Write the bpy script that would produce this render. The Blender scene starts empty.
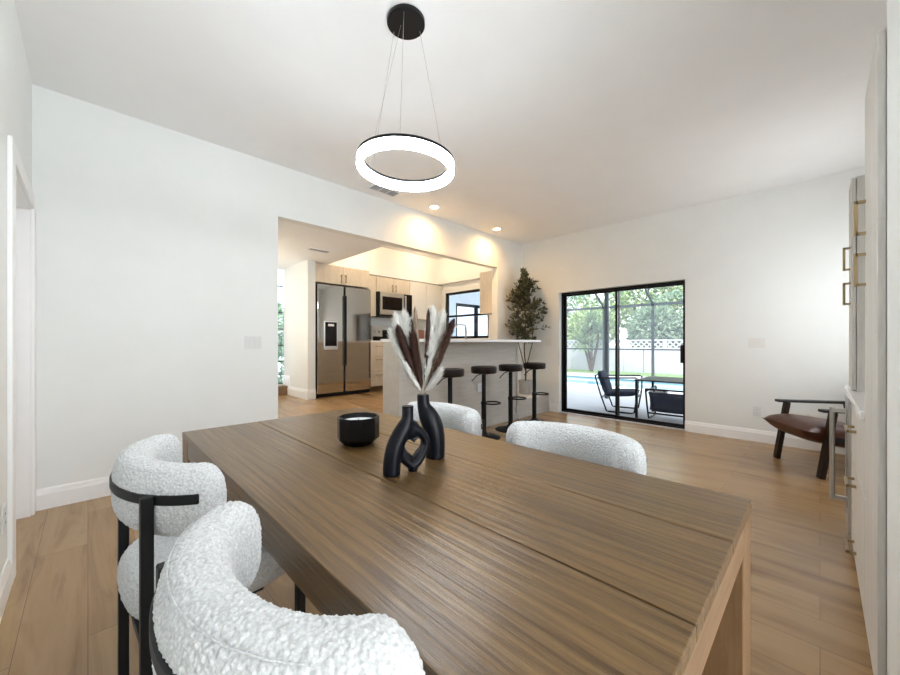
import bpy, bmesh, math, random
from mathutils import Vector, Matrix, Quaternion

random.seed(7)
PI = math.pi
scn = bpy.context.scene
COL = scn.collection

# ------------------------------------------------------------------ materials
def nmat(name):
    m = bpy.data.materials.new(name); m.use_nodes = True
    nt = m.node_tree
    return m, nt, nt.nodes['Principled BSDF']

def N(nt, kind, **kw):
    n = nt.nodes.new(kind)
    for k, v in kw.items(): setattr(n, k, v)
    return n

def L(nt, a, b): nt.links.new(a, b)

def coords(nt, scale=(1, 1, 1), rot=(0, 0, 0), src='Object'):
    tc = N(nt, 'ShaderNodeTexCoord'); mp = N(nt, 'ShaderNodeMapping')
    mp.inputs['Scale'].default_value = scale; mp.inputs['Rotation'].default_value = rot
    L(nt, tc.outputs[src], mp.inputs['Vector'])
    return mp.outputs['Vector']

def noise(nt, vec, scale, detail=4, rough=.55, dist=0):
    n = N(nt, 'ShaderNodeTexNoise')
    n.inputs['Scale'].default_value = scale; n.inputs['Detail'].default_value = detail
    n.inputs['Roughness'].default_value = rough; n.inputs['Distortion'].default_value = dist
    L(nt, vec, n.inputs['Vector'])
    return n.outputs['Fac']

def ramp(nt, fac, stops):
    r = N(nt, 'ShaderNodeValToRGB')
    el = r.color_ramp.elements
    while len(el) < len(stops): el.new(.5)
    for e, (p, c) in zip(el, stops):
        e.position = p; e.color = (*c, 1)
    L(nt, fac, r.inputs['Fac'])
    return r.outputs['Color']

def bump(nt, h, bsdf, strength=.2, dist=.002):
    b = N(nt, 'ShaderNodeBump')
    b.inputs['Strength'].default_value = strength; b.inputs['Distance'].default_value = dist
    L(nt, h, b.inputs['Height']); L(nt, b.outputs['Normal'], bsdf.inputs['Normal'])
    return b

def mixc(nt, a, b, fac, mode='MIX'):
    m = N(nt, 'ShaderNodeMix', data_type='RGBA', blend_type=mode)
    if isinstance(fac, float): m.inputs['Factor'].default_value = fac
    else: L(nt, fac, m.inputs['Factor'])
    for key, v in (('A', a), ('B', b)):
        s = [i for i in m.inputs if i.name == key and i.type == 'RGBA'][0]
        if isinstance(v, tuple): s.default_value = (*v, 1)
        else: L(nt, v, s)
    return [o for o in m.outputs if o.type == 'RGBA'][0]

def plain(name, col, rough=.5, metal=0, var=.06, nscale=12, bstr=.03, spec=.5):
    m, nt, b = nmat(name)
    v = coords(nt)
    f = noise(nt, v, nscale, 4)
    lo = tuple(max(0, c * (1 - var)) for c in col); hi = tuple(min(1, c * (1 + var)) for c in col)
    L(nt, ramp(nt, f, [(.3, lo), (.7, hi)]), b.inputs['Base Color'])
    b.inputs['Roughness'].default_value = rough; b.inputs['Metallic'].default_value = metal
    b.inputs['Specular IOR Level'].default_value = spec
    if bstr: bump(nt, noise(nt, v, nscale * 12, 3), b, bstr, .002)
    return m

def emit(name, col, s):
    m, nt, b = nmat(name)
    b.inputs['Base Color'].default_value = (*col, 1)
    b.inputs['Emission Color'].default_value = (*col, 1)
    b.inputs['Emission Strength'].default_value = s
    return m

def wood(name, dark, mid, light, along='Y', scale=1.0, rough=.4, bstr=.25, spec=.5, st=None):
    m, nt, b = nmat(name)
    st = st or {'X': (1.2, 16, 16), 'Y': (16, 1.2, 16), 'Z': (16, 16, 1.2)}[along]
    v = coords(nt, tuple(s * scale for s in st))
    w = noise(nt, v, 2.2, 8, .62, .7)
    v2 = coords(nt, tuple(s * scale * 4 for s in st))
    g = noise(nt, v2, 3.0, 6, .6)
    c = ramp(nt, w, [(.3, dark), (.5, mid), (.72, light)])
    c2 = ramp(nt, g, [(.35, tuple(x * .8 for x in mid)), (.65, light)])
    L(nt, mixc(nt, c, c2, .42), b.inputs['Base Color'])
    b.inputs['Roughness'].default_value = rough; b.inputs['Specular IOR Level'].default_value = spec
    ad = N(nt, 'ShaderNodeMath', operation='ADD'); L(nt, w, ad.inputs[0]); L(nt, g, ad.inputs[1])
    bump(nt, ad.outputs[0], b, bstr, .0015)
    return m

def cathedral(name, base):
    # darker growth-ring figure over the plank grain of an existing wood
    m = base; nt = m.node_tree; b = nt.nodes['Principled BSDF']
    v = coords(nt, (1, .10, 1))
    w = N(nt, 'ShaderNodeTexWave', wave_type='BANDS', bands_direction='X')
    w.inputs['Scale'].default_value = 11; w.inputs['Distortion'].default_value = 7; w.inputs['Detail'].default_value = 3
    w.inputs['Detail Scale'].default_value = 1.4; w.inputs['Detail Roughness'].default_value = .6
    L(nt, v, w.inputs['Vector'])
    src = b.inputs['Base Color'].links[0].from_socket
    c = mixc(nt, src, ramp(nt, w.outputs['Fac'], [(.0, (.62, .58, .54)), (.35, (1, 1, 1))]), .8, 'MULTIPLY')
    L(nt, c, b.inputs['Base Color'])
    bm_ = [n for n in nt.nodes if n.type == 'BUMP'][0]
    h = bm_.inputs['Height'].links[0].from_socket
    mu = N(nt, 'ShaderNodeMath', operation='MULTIPLY_ADD'); mu.inputs[1].default_value = .35
    L(nt, w.outputs['Fac'], mu.inputs[0]); L(nt, h, mu.inputs[2]); L(nt, mu.outputs[0], bm_.inputs['Height'])
    return m

def floor_mat(name, tint=(1, 1, 1)):
    m, nt, b = nmat(name)
    v = coords(nt, (1, 1, 1), (0, 0, PI / 2))
    br = N(nt, 'ShaderNodeTexBrick'); br.offset = .37; br.offset_frequency = 2
    br.inputs['Scale'].default_value = 1
    br.inputs['Brick Width'].default_value = 1.5; br.inputs['Row Height'].default_value = .2
    br.inputs['Mortar Size'].default_value = .0012; br.inputs['Mortar Smooth'].default_value = .2
    br.inputs['Color1'].default_value = (0, 0, 0, 1); br.inputs['Color2'].default_value = (1, 1, 1, 1)
    br.inputs['Mortar'].default_value = (.5, .5, .5, 1); br.inputs['Bias'].default_value = 0
    L(nt, v, br.inputs['Vector'])
    t = lambda c: tuple(a * q for a, q in zip(c, tint))
    base = ramp(nt, br.outputs['Color'], [(0, t((.285, .175, .078))), (.5, t((.345, .222, .102))), (1, t((.40, .266, .128)))])
    # grain offset per plank so that neighbouring planks do not share figure
    vv = coords(nt, (7, .55, 7))
    ad = N(nt, 'ShaderNodeVectorMath', operation='ADD')
    sc = N(nt, 'ShaderNodeVectorMath', operation='SCALE'); sc.inputs['Scale'].default_value = 9.0
    L(nt, br.outputs['Color'], sc.inputs[0]); L(nt, vv, ad.inputs[0]); L(nt, sc.outputs[0], ad.inputs[1])
    g = noise(nt, ad.outputs[0], 1.6, 7, .6, .8)
    c = mixc(nt, base, ramp(nt, g, [(.34, t((.17, .10, .052))), (.5, t((.335, .205, .096))), (.7, t((.42, .275, .138)))]), .5)
    vk = coords(nt, (4.5, .7, 1))
    kn = noise(nt, vk, 1.7, 4, .55, .6)
    c = mixc(nt, c, t((.18, .095, .045)), ramp(nt, kn, [(.55, (0, 0, 0)), (.74, (.75, .75, .75))]))
    c = mixc(nt, c, t((.16, .09, .05)), br.outputs['Fac'])
    L(nt, c, b.inputs['Base Color'])
    b.inputs['Roughness'].default_value = .27
    bump(nt, g, b, .08, .001)
    return m

def boucle_mat(name, col):
    m, nt, b = nmat(name)
    v = coords(nt)
    vo = N(nt, 'ShaderNodeTexVoronoi'); vo.inputs['Scale'].default_value = 190
    L(nt, v, vo.inputs['Vector'])
    n = noise(nt, v, 260, 3, .6)
    ad = N(nt, 'ShaderNodeMath', operation='SUBTRACT')
    L(nt, n, ad.inputs[0]); L(nt, vo.outputs['Distance'], ad.inputs[1])
    c = ramp(nt, n, [(.3, tuple(x * .82 for x in col)), (.62, col)])
    c = mixc(nt, c, ramp(nt, vo.outputs['Distance'], [(.35, (1, 1, 1)), (.75, (.80, .80, .80))]), 1.0, 'MULTIPLY')  # shade in the crevices between loops put into the colour
    L(nt, c, b.inputs['Base Color'])
    b.inputs['Roughness'].default_value = .95; b.inputs['Specular IOR Level'].default_value = .15
    b.inputs['Sheen Weight'].default_value = .15
    bump(nt, ad.outputs[0], b, .35, .003)
    return m

def glass_mat(name, tint=(1, 1, 1), refl=1.0):
    m, nt, b = nmat(name); nt.nodes.remove(b)
    out = [n for n in nt.nodes if n.type == 'OUTPUT_MATERIAL'][0]
    tr = N(nt, 'ShaderNodeBsdfTransparent'); tr.inputs['Color'].default_value = (*tint, 1)
    gl = N(nt, 'ShaderNodeBsdfGlossy'); gl.inputs['Roughness'].default_value = .02
    fr = N(nt, 'ShaderNodeFresnel'); fr.inputs['IOR'].default_value = 1.25
    mx = N(nt, 'ShaderNodeMixShader')
    mu = N(nt, 'ShaderNodeMath', operation='MULTIPLY'); mu.inputs[1].default_value = refl
    L(nt, fr.outputs[0], mu.inputs[0]); L(nt, mu.outputs[0], mx.inputs['Fac'])
    L(nt, tr.outputs[0], mx.inputs[1]); L(nt, gl.outputs[0], mx.inputs[2])
    L(nt, mx.outputs[0], out.inputs['Surface'])
    return m

def lattice_steel(name, col, rough=.28):
    m, nt, b = nmat(name)
    v = coords(nt, (3, 3, 260))
    f = noise(nt, v, 3, 4)
    L(nt, ramp(nt, f, [(.3, tuple(x * .94 for x in col)), (.7, col)]), b.inputs['Base Color'])
    b.inputs['Metallic'].default_value = .92; b.inputs['Roughness'].default_value = rough
    return m

M = dict(
    wall=plain('wall_paint', (.79, .81, .80), .85, var=.015, nscale=3, bstr=.04, spec=.2),
    ceil=plain('ceiling_paint', (.87, .88, .885), .9, var=.012, nscale=3, bstr=.05, spec=.2),
    trim=plain('white_trim_paint', (.86, .86, .86), .45, var=.01),
    floor=floor_mat('oak_planks'),
    table=wood('brown_table_wood', (.030, .013, .004), (.114, .062, .021), (.220, .131, .051), 'Y', .8, .30, 1.0, .5, (22, .55, 22)),
    tableX=wood('brown_apron_wood', (.105, .052, .020), (.185, .100, .044), (.25, .148, .072), 'X', .55, .42, .4),
    tableZ=wood('brown_leg_wood', (.105, .052, .020), (.185, .100, .044), (.25, .148, .072), 'Z', .55, .42, .4),
    boucle=boucle_mat('white_boucle', (.67, .68, .685)),
    black=plain('black_metal', (.006, .006, .007), .48, .0, var=.1, spec=.25),
    blackgloss=plain('black_frame', (.006, .006, .007), .4, .0, var=.1, spec=.25),
    stool=plain('espresso_vinyl', (.014, .008, .007), .42, 0, var=.15, spec=.2),
    ceramic=plain('black_ceramic', (.0015, .0025, .006), .38, 0, var=.1, bstr=.03, spec=.25),
    candle=plain('black_candle_glass', (.003, .003, .004), .2, 0, var=.1, bstr=0, spec=.3),
    wax=plain('pale_wax', (.7, .72, .74), .5),
    bar=wood('grey_panel', (.44, .415, .375), (.51, .48, .435), (.57, .54, .495), 'X', .4, .6, .04, .2),
    cab=wood('cream_cabinet', (.60, .53, .43), (.67, .60, .50), (.72, .66, .56), 'Z', .4, .55, .03, .3),
    cabwhite=plain('white_cabinet', (.74, .72, .68), .5, var=.02),
    greycab=wood('pale_oak_cabinet', (.56, .54, .50), (.63, .61, .57), (.69, .67, .64), 'Z', .5, .5, .05, .3),
    quartz=plain('white_quartz', (.84, .84, .84), .2, var=.03, nscale=5, bstr=0),
    steel=lattice_steel('stainless_steel', (.50, .47, .43), .06),
    steel2=lattice_steel('bright_stainless', (.52, .52, .51), .3),
    brass=plain('brushed_brass', (.40, .30, .17), .35, .9),
    pewter=plain('champagne_pull', (.45, .38, .28), .35, .9),
    darkglass=plain('dark_oven_glass', (.008, .005, .005), .1, 0, bstr=0, spec=.2),
    leather=plain('brown_leather', (.070, .021, .009), .33, 0, var=.2, nscale=9, bstr=.12),
    walnut=wood('dark_walnut', (.011, .006, .004), (.022, .012, .008), (.04, .022, .014), 'Z', .8, .5, .1, .25),
    dwal=plain('black_stained_wood', (.009, .007, .007), .5, 0, var=.2),
    pot=plain('grey_concrete_pot', (.42, .41, .40), .8, 0, var=.12, nscale=20),
    soil=plain('dark_soil', (.03, .02, .014), .95, 0, var=.3, nscale=60),
    bark=plain('tree_bark', (.075, .05, .035), .9, 0, var=.3, nscale=40, bstr=.3),
    pplate=plain('white_plastic', (.70, .71, .71), .35, 0, var=.01, bstr=0),
    bplate=plain('wall_toned_plate', (.74, .74, .71), .5, 0, var=.01, bstr=0),
    vent=plain('grey_louver', (.36, .39, .43), .5, 0),
    slot=plain('dark_slot', (.05, .05, .05), .6, 0),
    rust=plain('russet_box', (.26, .09, .05), .5, 0),
    glass=glass_mat('clear_glass'),
    bglass=glass_mat('window_glass', (.93, .97, 1.0), 1.4),
    smoke=glass_mat('smoked_glass', (.55, .55, .56), 1.6),
    deck=plain('pool_deck_concrete', (.50, .51, .53), .9, 0, var=.04, nscale=2),
    coping=plain('pale_coping', (.80, .80, .78), .8, 0, var=.03),
    water=plain('pool_water', (.20, .45, .58), .05, 0, var=.1, nscale=4, bstr=.1),
    lawn=plain('short_grass', (.22, .36, .12), .95, 0, var=.3, nscale=60, bstr=.3),
    vinyl=plain('white_vinyl_fence', (.62, .62, .68), .6, 0, var=.02),
    cage=plain('bronze_cage', (.07, .08, .09), .5, .0),
    navy=plain('navy_cushion', (.014, .024, .05), .9, 0, var=.2, nscale=40),
    pale_outdoor=plain('pale_stucco', (.88, .89, .92), .9, 0, var=.03),
    stone=plain('riser_wood', (.20, .12, .06), .55, 0, var=.2),
)

cathedral('table_figure', M['table'])
def leaf_mat(name, a, b2):
    m, nt, b = nmat(name)
    oi = N(nt, 'ShaderNodeNewGeometry')
    c = ramp(nt, oi.outputs['Random Per Island'], [(0, a), (1, b2)])
    L(nt, c, b.inputs['Base Color']); b.inputs['Roughness'].default_value = .55
    b.inputs['Specular IOR Level'].default_value = .3
    return m
M['olive'] = leaf_mat('olive_leaf', (.014, .020, .010), (.15, .155, .085))
M['hedge'] = leaf_mat('hedge_leaf', (.20, .32, .12), (.52, .62, .30))
M['hedge2'] = leaf_mat('bluish_hedge_leaf', (.15, .25, .16), (.40, .50, .34))
M['yellowleaf'] = leaf_mat('lime_leaf', (.38, .44, .14), (.70, .70, .34))
M['yucca'] = leaf_mat('yucca_blade', (.20, .32, .16), (.42, .52, .30))
M['plume_w'] = leaf_mat('cream_plume', (.66, .65, .60), (.88, .87, .84))
M['plume_b'] = leaf_mat('brown_plume', (.016, .006, .005), (.085, .038, .028))
M['plume_t'] = leaf_mat('tan_plume', (.20, .13, .09), (.50, .40, .30))
def floral():
    m, nt, b = nmat('floral_fabric')
    v = coords(nt); vo = N(nt, 'ShaderNodeTexVoronoi'); vo.inputs['Scale'].default_value = 22
    L(nt, v, vo.inputs['Vector'])
    L(nt, ramp(nt, vo.outputs['Distance'], [(.25, (.02, .03, .06)), (.4, (.7, .7, .72))]), b.inputs['Base Color'])
    b.inputs['Roughness'].default_value = .9
    return m
M['floral'] = floral()
def screen_mat():
    m, nt, b = nmat('insect_screen'); out = [n for n in nt.nodes if n.type == 'OUTPUT_MATERIAL'][0]
    b.inputs['Base Color'].default_value = (.55, .57, .60, 1); b.inputs['Roughness'].default_value = .8
    tr = N(nt, 'ShaderNodeBsdfTransparent'); mx = N(nt, 'ShaderNodeMixShader'); mx.inputs['Fac'].default_value = .09
    L(nt, tr.outputs[0], mx.inputs[1]); L(nt, b.outputs[0], mx.inputs[2]); L(nt, mx.outputs[0], out.inputs['Surface'])
    return m
M['screen'] = screen_mat()
M['ring'] = emit('ring_diffuser', (.88, .95, 1.0), 33.0)
M['can'] = emit('warm_lamp_lens', (1.0, .80, .50), 14.0)

# ------------------------------------------------------------------ mesh helpers
class MB:
    def __init__(s): s.bm = bmesh.new()
    def box(s, x0, x1, y0, y1, z0, z1, mat=None):
        r = bmesh.ops.create_cube(s.bm, size=1)
        T = Matrix.Translation(((x0 + x1) / 2, (y0 + y1) / 2, (z0 + z1) / 2)) @ Matrix.Diagonal((abs(x1 - x0), abs(y1 - y0), abs(z1 - z0), 1))
        if mat is not None: T = mat @ T
        bmesh.ops.transform(s.bm, matrix=T, verts=r['verts'])
        return s
    def beam(s, p0, p1, w, h, up=(0, 0, 1)):
        p0, p1 = Vector(p0), Vector(p1); d = p1 - p0; l = d.length
        x = d.normalized(); y = Vector(up).cross(x)
        if y.length < 1e-5: y = Vector((0, 1, 0)).cross(x)
        y.normalize(); z = x.cross(y)
        R = Matrix((x, y, z)).transposed().to_4x4()
        return s.box(0, l, -w / 2, w / 2, -h / 2, h / 2, Matrix.Translation(p0) @ R)
    def cyl(s, p0, p1, r, r2=None, seg=24):
        p0, p1 = Vector(p0), Vector(p1); d = p1 - p0
        q = Vector((0, 0, 1)).rotation_difference(d.normalized()).to_matrix().to_4x4()
        bmesh.ops.create_cone(s.bm, cap_ends=True, segments=seg, radius1=r, radius2=r if r2 is None else r2, depth=d.length,
                              matrix=Matrix.Translation((p0 + p1) / 2) @ q)
        return s
    def sph(s, c, r, sx=1, sy=1, sz=1, seg=24):
        bmesh.ops.create_uvsphere(s.bm, u_segments=seg, v_segments=seg // 2, radius=r,
                                  matrix=Matrix.Translation(c) @ Matrix.Diagonal((sx, sy, sz, 1)))
        return s
    def lathe(s, prof, c=(0, 0, 0), seg=48, closed=False):
        rings = []
        for r, z in prof:
            rings.append([s.bm.verts.new((c[0] + r * math.cos(2 * PI * k / seg), c[1] + r * math.sin(2 * PI * k / seg), c[2] + z)) for k in range(seg)])
        n = len(rings)
        for i in range(n if closed else n - 1):
            a, b = rings[i], rings[(i + 1) % n]
            for k in range(seg):
                s.bm.faces.new((a[k], a[(k + 1) % seg], b[(k + 1) % seg], b[k]))
        if not closed:
            s.bm.faces.new(rings[0][::-1]); s.bm.faces.new(rings[-1])
        return s
    def tube(s, pts, rad, seg=12, closed=False):
        pts = [Vector(p) for p in pts]; n = len(pts)
        if not isinstance(rad, (list, tuple)): rad = [rad] * n
        rings = []; nrm = None
        for i, p in enumerate(pts):
            a = pts[(i - 1) % n] if (closed or i > 0) else p
            b = pts[(i + 1) % n] if (closed or i < n - 1) else p
            t = (b - a).normalized()
            if nrm is None:
                nrm = t.orthogonal().normalized()
            else:
                nrm = (nrm - t * nrm.dot(t)).normalized()
            bi = t.cross(nrm)
            rings.append([s.bm.verts.new(p + (nrm * math.cos(2 * PI * k / seg) + bi * math.sin(2 * PI * k / seg)) * rad[i]) for k in range(seg)])
        for i in range(n if closed else n - 1):
            a, b = rings[i], rings[(i + 1) % n]
            for k in range(seg):
                s.bm.faces.new((a[k], a[(k + 1) % seg], b[(k + 1) % seg], b[k]))
        if not closed:
            s.bm.faces.new(rings[0][::-1]); s.bm.faces.new(rings[-1])
        return s
    def prism(s, poly, axis, a, b):
        def P(u, v, w):
            return {'x': (w, u, v), 'y': (u, w, v), 'z': (u, v, w)}[axis]
        va = [s.bm.verts.new(P(u, v, a)) for u, v in poly]; vb = [s.bm.verts.new(P(u, v, b)) for u, v in poly]
        n = len(poly)
        s.bm.faces.new(va); s.bm.faces.new(vb[::-1])
        for i in range(n): s.bm.faces.new((va[i], vb[i], vb[(i + 1) % n], va[(i + 1) % n]))
        return s
    def build(s, name, mat, parent=None, bevel=0, smooth=False, seg=2, sub=0, w=False):
        bm = s.bm
        if w and parent is not None:
            o0 = parent.location if parent.parent is None else parent.parent.location
            bmesh.ops.translate(bm, verts=bm.verts, vec=-Vector(o0))
        bmesh.ops.recalc_face_normals(bm, faces=bm.faces)
        me = bpy.data.meshes.new(name); bm.to_mesh(me); bm.free()
        me.materials.append(mat)
        o = bpy.data.objects.new(name, me); COL.objects.link(o)
        if parent is not None: o.parent = parent
        if smooth:
            for p in me.polygons: p.use_smooth = True
            try: me.set_sharp_from_angle(angle=math.radians(42))
            except Exception: pass
        if bevel:
            b = o.modifiers.new('edge', 'BEVEL'); b.width = bevel; b.segments = seg; b.limit_method = 'ANGLE'
        if sub:
            b = o.modifiers.new('sub', 'SUBSURF'); b.levels = sub; b.render_levels = sub
        return o

def tag(o, label, cat, group=None, kind=None):
    o['label'] = label; o['category'] = cat
    if group: o['group'] = group
    if kind: o['kind'] = kind
    return o

def thing(name, label, cat, loc=(0, 0, 0), rz=0, group=None, kind=None):
    o = bpy.data.objects.new(name, None); COL.objects.link(o)
    o.empty_display_size = .05
    o.location = loc; o.rotation_euler = (0, 0, rz)
    return tag(o, label, cat, group, kind)

def dup(root, loc, rz=0, label=None):
    r = root.copy(); COL.objects.link(r); r.location = loc; r.rotation_euler = (0, 0, rz)
    if label: r['label'] = label
    for ch in list(root.children):
        c = ch.copy(); COL.objects.link(c); c.parent = r
        for g in list(ch.children):
            d = g.copy(); COL.objects.link(d); d.parent = c
    return r

def struct(name, mb, mat, label, cat, bevel=0, parent=None):
    o = mb.build(name, mat, parent, bevel)
    return tag(o, label, cat, kind='structure') if parent is None else o

# ------------------------------------------------------------------ room dimensions (metres; camera stands at x=y=0)
CAM_H = 1.17
XL, XB = -.276, 5.65            # left wall, back wall with the sliding door
YK = 3.85                       # partition wall with the kitchen opening
YR = -.78                       # right wall behind the cabinets
HC = 2.97                       # ceiling
KF = .30                        # raised kitchen floor
HK = 2.45                       # kitchen ceiling / header
OX0, OX1 = 1.365, 4.94          # opening in the partition wall

# floors and ceilings
struct('floor', MB().box(-1.3, 5.77, -2.5, 3.97, -.15, 0), M['floor'], 'light oak plank floor of the dining room', 'floor')
kf = MB()
kf.box(.9, 5.6, 3.97, 6.5, 0, KF).box(2.24, 4.72, 3.6, 3.97, 0, KF).box(OX0 + .01, 2.24, 3.85, 3.97, 0, KF)
struct('kitchen_floor', kf, M['floor'], 'warm oak plank floor of the raised kitchen', 'floor')
st = MB().box(OX0 + .01, 2.22, 3.54, 3.85, 0, .15)
struct('trim_4', st, M['floor'], 'oak step up to the raised kitchen behind the table', 'step')
struct('ceiling', MB().box(-.45, 5.77, -2.5, 3.97, HC, HC + .15), M['ceil'], 'smooth white ceiling over the dining table', 'ceiling')
kc = MB()
kc.box(.9, 2.78, 3.97, 6.6, HK, HK + .12)
kc.box(2.78, 5.68, 5.88, 6.6, HK, HK + .12).box(5.46, 5.68, 3.97, 5.88, HK, HK + .12)
kc.box(2.7, 2.78, 3.97, 5.88, HK + .12, 3.0).box(2.78, 5.46, 5.88, 5.96, HK + .12, 3.0).box(5.46, 5.54, 3.97, 5.88, HK + .12, 3.0)
kc.box(2.7, 5.54, 3.97, 5.96, 3.0, 3.1)
struct('kitchen_ceiling', kc, M['ceil'], 'dropped kitchen ceiling with a raised tray', 'ceiling')

# walls
T = .12
wl = MB()
wl.box(XL - T, XL, -2.5, 2.86, 0, HC).box(XL - T, XL, 3.76, YK + T, 0, HC).box(XL - T, XL, 2.86, 3.76, 2.08, HC)
struct('wall_left', wl, M['wall'], 'white wall with the cased doorway at far left', 'wall')
wk = MB()
wk.box(XL, OX0, YK, YK + T, 0, HC).box(OX1, XB + T, YK, YK + T, 0, HC).box(OX0, OX1, YK, YK + T, HK, HC)
struct('wall_partition', wk, M['wall'], 'white partition wall with the wide kitchen opening', 'wall')
DY0, DY1, DH = 1.262, 3.10, 2.02
wb = MB()
wb.box(XB, XB + .20, YR - T, DY0, 0, HC).box(XB, XB + .20, DY1, YK, 0, HC).box(XB, XB + .20, DY0, DY1, DH, HC)
struct('wall_back', wb, M['wall'], 'white back wall with the black sliding glass door', 'wall')
RX0, RX1, RZ0, RZ1 = 4.0, 5.3, .95, 2.25
struct('wall_right', MB().box(1.7, RX0, YR - T, YR, 0, HC).box(RX1, XB, YR - T, YR, 0, HC).box(RX0, RX1, YR - T, YR, 0, RZ0).box(RX0, RX1, YR - T, YR, RZ1, HC), M['wall'], 'white wall behind the built-in cabinets', 'wall')
struct('wall_pier', MB().box(1.3, 1.69, -2.5, -.14, 0, HC), M['wall'], 'white wall end beside the tall pantry at right edge', 'wall')
wr = MB()
wr.box(XL, -.1, -2.5, -2.38, 0, HC).box(1.15, 1.3, -2.5, -2.38, 0, HC).box(-.1, 1.15, -2.5, -2.38, 2.4, HC).box(-.1, 1.15, -2.5, -2.38, 0, .3)
struct('wall_rear', wr, M['wall'], 'white wall with an added window behind the viewer', 'wall')
w3 = thing('fill_window', 'unseen window added behind the viewer for fill light', 'window', (.525, -2.44, .3), kind='structure')  # unseen window added so light enters from behind the camera
MB().box(-.1, -.04, -2.47, -2.41, .3, 2.4).box(1.09, 1.15, -2.47, -2.41, .3, 2.4).box(-.04, 1.09, -2.47, -2.41, 2.34, 2.4).box(-.04, 1.09, -2.47, -2.41, .3, .36).build('window_frame', M['blackgloss'], w3, w=True)
MB().box(-.04, 1.09, -2.445, -2.437, .36, 2.34).build('window_pane', M['glass'], w3, w=True)

w4 = thing('window_4', 'window in the right wall hidden behind the cabinets', 'window', ((RX0 + RX1) / 2, YR - .06, RZ0), kind='structure')
MB().box(RX0, RX0 + .05, YR - .09, YR - .03, RZ0, RZ1).box(RX1 - .05, RX1, YR - .09, YR - .03, RZ0, RZ1).box(RX0 + .05, RX1 - .05, YR - .09, YR - .03, RZ1 - .05, RZ1).box(RX0 + .05, RX1 - .05, YR - .09, YR - .03, RZ0, RZ0 + .05).build('window_frame', M['blackgloss'], w4, w=True)
MB().box(RX0 + .05, RX1 - .05, YR - .064, YR - .056, RZ0 + .05, RZ1 - .05).build('window_pane', M['glass'], w4, w=True)

# kitchen walls
KX, KY = 5.56, 6.2
struct('wall_kitchen_back', MB().box(2.52, KX, KY, KY + .1, 0, HK), M['wall'], 'kitchen wall behind the refrigerator and range', 'wall')
WY0, WY1, WZ0, WZ1 = 4.55, 5.775, 1.265, 2.255
kr = MB()
kr.box(KX, KX + .12, YK + T, WY0, 0, HK).box(KX, KX + .12, WY1, KY + .1, 0, HK).box(KX, KX + .12, WY0, WY1, WZ1, HK).box(KX, KX + .12, WY0, WY1, 0, WZ0)
struct('wall_kitchen_right', kr, M['wall'], 'kitchen wall with the black framed window', 'wall')
struct('wall_stub', MB().box(2.40, 2.52, 5.53, 6.5, 0, HK), M['wall'], 'white wall end at the left of the refrigerator', 'wall')
struct('wall_hall', MB().box(.8, .9, YK + T, 6.6, 0, HK), M['wall'], 'hidden hall wall left of the kitchen opening', 'wall')
hw = MB()
hw.box(.9, 1.9, 6.5, 6.6, 0, HK).box(1.9, 2.52, 6.5, 6.6, 0, .46).box(1.9, 2.52, 6.5, 6.6, 2.44, HK)
struct('wall_hall_back', hw, M['wall'], 'hall wall around the tall divided window', 'wall')
struct('trim_5', MB().box(.9, 2.40, 6.3, 6.5, KF, .45), M['stone'], 'brown wooden step below the tall hall window', 'step')
# tall hall window
w2 = thing('window_2', 'tall narrow divided window at the left of the kitchen', 'window', (2.2, 6.55, .46), kind='structure')
f = MB(); f.box(1.9, 1.93, 6.53, 6.57, .46, 2.44)
for z in (.46, .84, 1.12, 1.40, 1.68, 2.14): f.box(1.93, 2.40, 6.53, 6.57, z, z + .02)
f.build('window_frame', M['cage'], w2, w=True)
MB().box(1.93, 2.40, 6.545, 6.552, .48, 2.44).build('window_pane', M['bglass'], w2, w=True)

# kitchen window over the sink
w1 = thing('window_1', 'black framed kitchen window above the sink', 'window', (KX + .06, 5.4, WZ0), kind='structure')
f = MB()
f.box(KX + .03, KX + .08, WY0, WY0 + .05, WZ0, WZ1).box(KX + .03, KX + .08, WY1 - .05, WY1, WZ0, WZ1)
f.box(KX + .03, KX + .08, WY0, WY1, WZ1 - .045, WZ1).box(KX + .03, KX + .08, WY0, WY1, WZ0, WZ0 + .05).box(KX + .02, KX + .08, WY0, WY1, 1.725, 1.765)
f.build('window_frame', M['blackgloss'], w1, w=True)
MB().box(KX + .05, KX + .056, WY0 + .04, WY1 - .04, WZ0 + .04, WZ1 - .04).build('window_pane', M['bglass'], w1, w=True)
MB().box(KX - .02, KX + .03, WY0 - .02, WY1 + .02, WZ0 - .03, WZ0).build('window_sill', M['trim'], w1, w=True)

# baseboards: profile extruded along a run
def baseboard(name, p0, p1, side, label, h=.14, z=0, t=.016):
    # side: unit vector pointing into the room
    p0, p1 = Vector((*p0, z)), Vector((*p1, z)); s = Vector((*side, 0))
    prof = [(0, 0), (t, 0), (t, h * .72), (t * .75, h * .8), (t * .55, h * .93), (t * .3, h), (0, h)]
    mb = MB(); va = []; vb = []
    for a, b in prof:
        va.append(mb.bm.verts.new(p0 + s * a + Vector((0, 0, b)))); vb.append(mb.bm.verts.new(p1 + s * a + Vector((0, 0, b))))
    n = len(prof)
    mb.bm.faces.new(va); mb.bm.faces.new(vb[::-1])
    for i in range(n): mb.bm.faces.new((va[i], vb[i], vb[(i + 1) % n], va[(i + 1) % n]))
    return struct(name, mb, M['trim'], label, 'baseboard')
baseboard('baseboard_partition', (XL + .02, YK), (OX0, YK), (0, -1), 'white baseboard along the partition wall behind the boucle chairs', .145)
baseboard('baseboard_back', (XB, DY0 - .0), (XB, YR), (-1, 0), 'white baseboard from sliding door to corner behind armchair', .14)
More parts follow.
